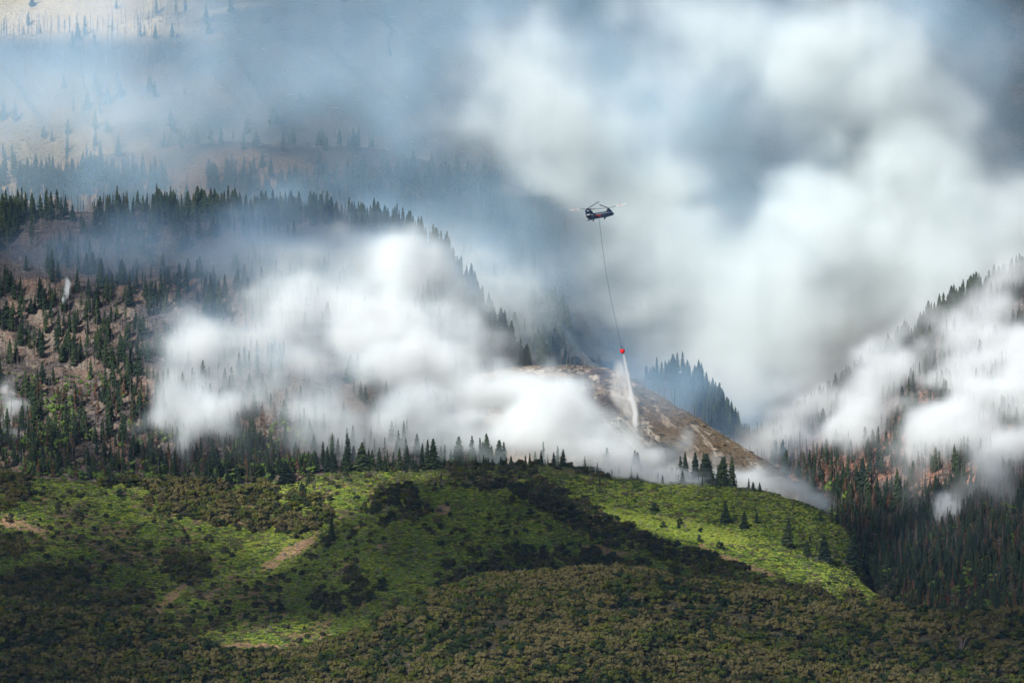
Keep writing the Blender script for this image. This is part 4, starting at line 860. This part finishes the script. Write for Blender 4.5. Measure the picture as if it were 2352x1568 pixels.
# 6 the water curtain under the bucket
def water(X, Y, Z):
    k = TAN/1176*HD; px = 1176+X/k; py = 784-Z/k; dy = (Y-HD)
    t = (py-818)/(985-818)
    c = 1433+t*34-22*np.clip(t-.72, 0, 1)**1.5*2
    wob = (fbm(Z/3.2, Y/3, X*0+2, 3)-.5)
    jw = 1.6+3.5*np.clip(t, 0, 1)
    jet = np.exp(-((px-c-wob*6*(t+.15))/jw)**2-(dy/(jw*.3))**2)*(t > -.03)*(1-sstep(.9, 1.0, t))*1.0
    w = 4+76*np.clip(t, 0, 1)**.55*(1-sstep(.45, 1.02, t))+3
    q = (c-px)/w
    n = fbm(X/2.2+Z/9, Y/3, Z/6, 4, .55, 5); n2_ = fbm(X/9, Y/9, Z/12, 3, .5, 8)
    cur = sstep(0, .06, q)*(1-sstep(.35, 1.0+.5*(n2_-.5), q))*np.exp(-(dy/(2+6*q))**2)*np.clip(.35+1.3*(n-.35), 0, 1.6)*sstep(-.02, .25, t)*(1-sstep(.8, 1.0, t+.15*(n2_-.5)))
    edge = np.clip(1-np.abs(q)/.18, 0, 1)*sstep(.35, .8, t)*(1-sstep(.93, 1.0, t))*np.exp(-(dy/3)**2)*sstep(.35, .6, n)
    return jet*2.6+cur*.5*np.clip(2.4*n-.45, .15, 2)+edge*.5
a_ = at(1362, 990, HD); b_ = at(1478, 812, HD)
volume('water_drop', (a_.x, HD-9, a_.z), (b_.x, HD+9, b_.z), .55, water, (1.0, .96, .88), .5, .1, 'falling curtain of muddy water trailing down from the red bucket', 'water')
# 7 unseen smoke layer added overhead, its density shaped to shade the nearer hills
def want(px, py, d, ow):
    """optical depth wanted between the sun and each ground point"""
    g = lambda cx, cyy, rx, ry, p=2: np.exp(-(((px-cx)/rx)**2+((py-cyy)/ry)**2)**p)
    t = np.full(px.shape, 1.5)
    front = d < 3725
    near = d < 3345
    t = np.where(near, .62-.35*g(1150, 1530, 700, 60, 1)+1.0*g(0, 1500, 400, 170)+1.0*g(2352, 1450, 330, 90), t)
    mid = front & ~near
    lit = np.clip(g(760, 1145, 150, 50)+.9*g(900, 1098, 160, 14)+g(670, 1470, 210, 42)+.7*g(560, 1160, 260, 80)+.8*g(650, 1270, 90, 40)+.8*g(30, 1200, 110, 28)+.5*g(250, 1130, 160, 25)+.4*g(860,1330,160,50)+.35*g(1000,1080,500,30)+.35*g(420,1370,120,40), 0, 1)
    ax = np.interp(px, [1330, 1400, 1500, 1600, 1700, 1800, 1900, 1960, 2000], [1160, 1180, 1205, 1225, 1250, 1285, 1320, 1350, 1370])
    hw = np.interp(px, [1330, 1400, 1600, 1750, 1950, 2000], [6, 14, 30, 40, 45, 10])
    lit = np.maximum(lit, np.exp(-np.abs((py-ax-12)/hw)**4)*(px > 1330)*(px < 2000)*(d > 3490))
    cb = LAY['B']['p']; isB = py > np.interp(px, [p[0] for p in cb], [p[1] for p in cb])-3
    t = np.where(mid, np.where(isB, 2.1, 1.0+1.6*g(180, 1340, 330, 75)+.8*g(1150, 1090, 300, 40))*(1-lit)+.6*g(1200, 1310, 260, 60), t)
    t = np.where(mid & (d > 3610) & (px > 1350), .9, t)
    back = ~front
    t = np.where(back, 0.0, t)
    t = np.where(back & (px < 900) & (py < 700) & (py > 475), .7, t)
    t = np.where(back & (px > 1880) & (py > 1130), 2.2*sstep(1130, 1230, py+(px-2150)*.12)+.15, t)
    return t
ZS0, ZS1 = 385.0, 433.0
S = np.array(SUN_DIR)
def shade_pall(X, Y, Z):
    nx, ny = X.shape[0], X.shape[1]; a = X[:, :, 0].astype(float); b = Y[:, :, 0].astype(float); zc = (ZS0+ZS1)/2
    tau = np.zeros((nx, ny)); done = np.zeros((nx, ny), bool)
    for s in np.arange(180, 1200, 5.0):
        x = a-S[0]*s; y = b-S[1]*s; z = zc-S[2]*s
        h_ = (z < ground_z(x, y)) & ~done
        if h_.any():
            px = 1176+x/y/TAN*1176; py = 784-z/y/TAN*1176
            tau[h_] = want(px[h_], py[h_], y[h_], None)*((np.abs(x[h_]/y[h_]) < .088)); done |= h_
    n = fbm(X/30, Y/30, Z/30, 4, .55, 41)
    prof = np.clip(1-np.abs(Z-zc)/((ZS1-ZS0)/2), 0, 1)
    return tau[:, :, None]*prof*3.0*np.clip(.55+1.8*(n-.25), .1, 2)/1.0
volume('shade_smoke', (-740, 2440, ZS0), (90, 3640, ZS1), 8.0, shade_pall, (.3, .3, .3), S[2]/(ZS1-ZS0), .3, 'grey smoke drifting high overhead above the hills', absorb=(0, 0, 0))
# ------------------------------------------------------------------ haze
bm = bmesh.new(); bmesh.ops.create_cube(bm, size=1); me = bpy.data.meshes.new('haze'); bm.to_mesh(me)
for v in me.vertices: v.co = (v.co.x*4800, 3450+v.co.y*7400, 155+v.co.z*870)
hm = bpy.data.materials.new('haze_air'); hm.use_nodes = True; t = hm.node_tree; t.nodes.remove(t.nodes['Principled BSDF'])
pv = t.nodes.new('ShaderNodeVolumePrincipled'); pv.inputs['Color'].default_value = (.35, .6, 1, 1); pv.inputs['Density'].default_value = .000008; pv.inputs['Absorption Color'].default_value = (1, 1, 1, 1)
t.links.new(pv.outputs[0], t.nodes['Material Output'].inputs['Volume'])
hz = link('haze', me, None, [hm]); tag(hz, 'faint blue haze filling the air', 'haze', kind='stuff')
print('done', round(time.time()-T0, 1), 'objects', len(bpy.data.objects))
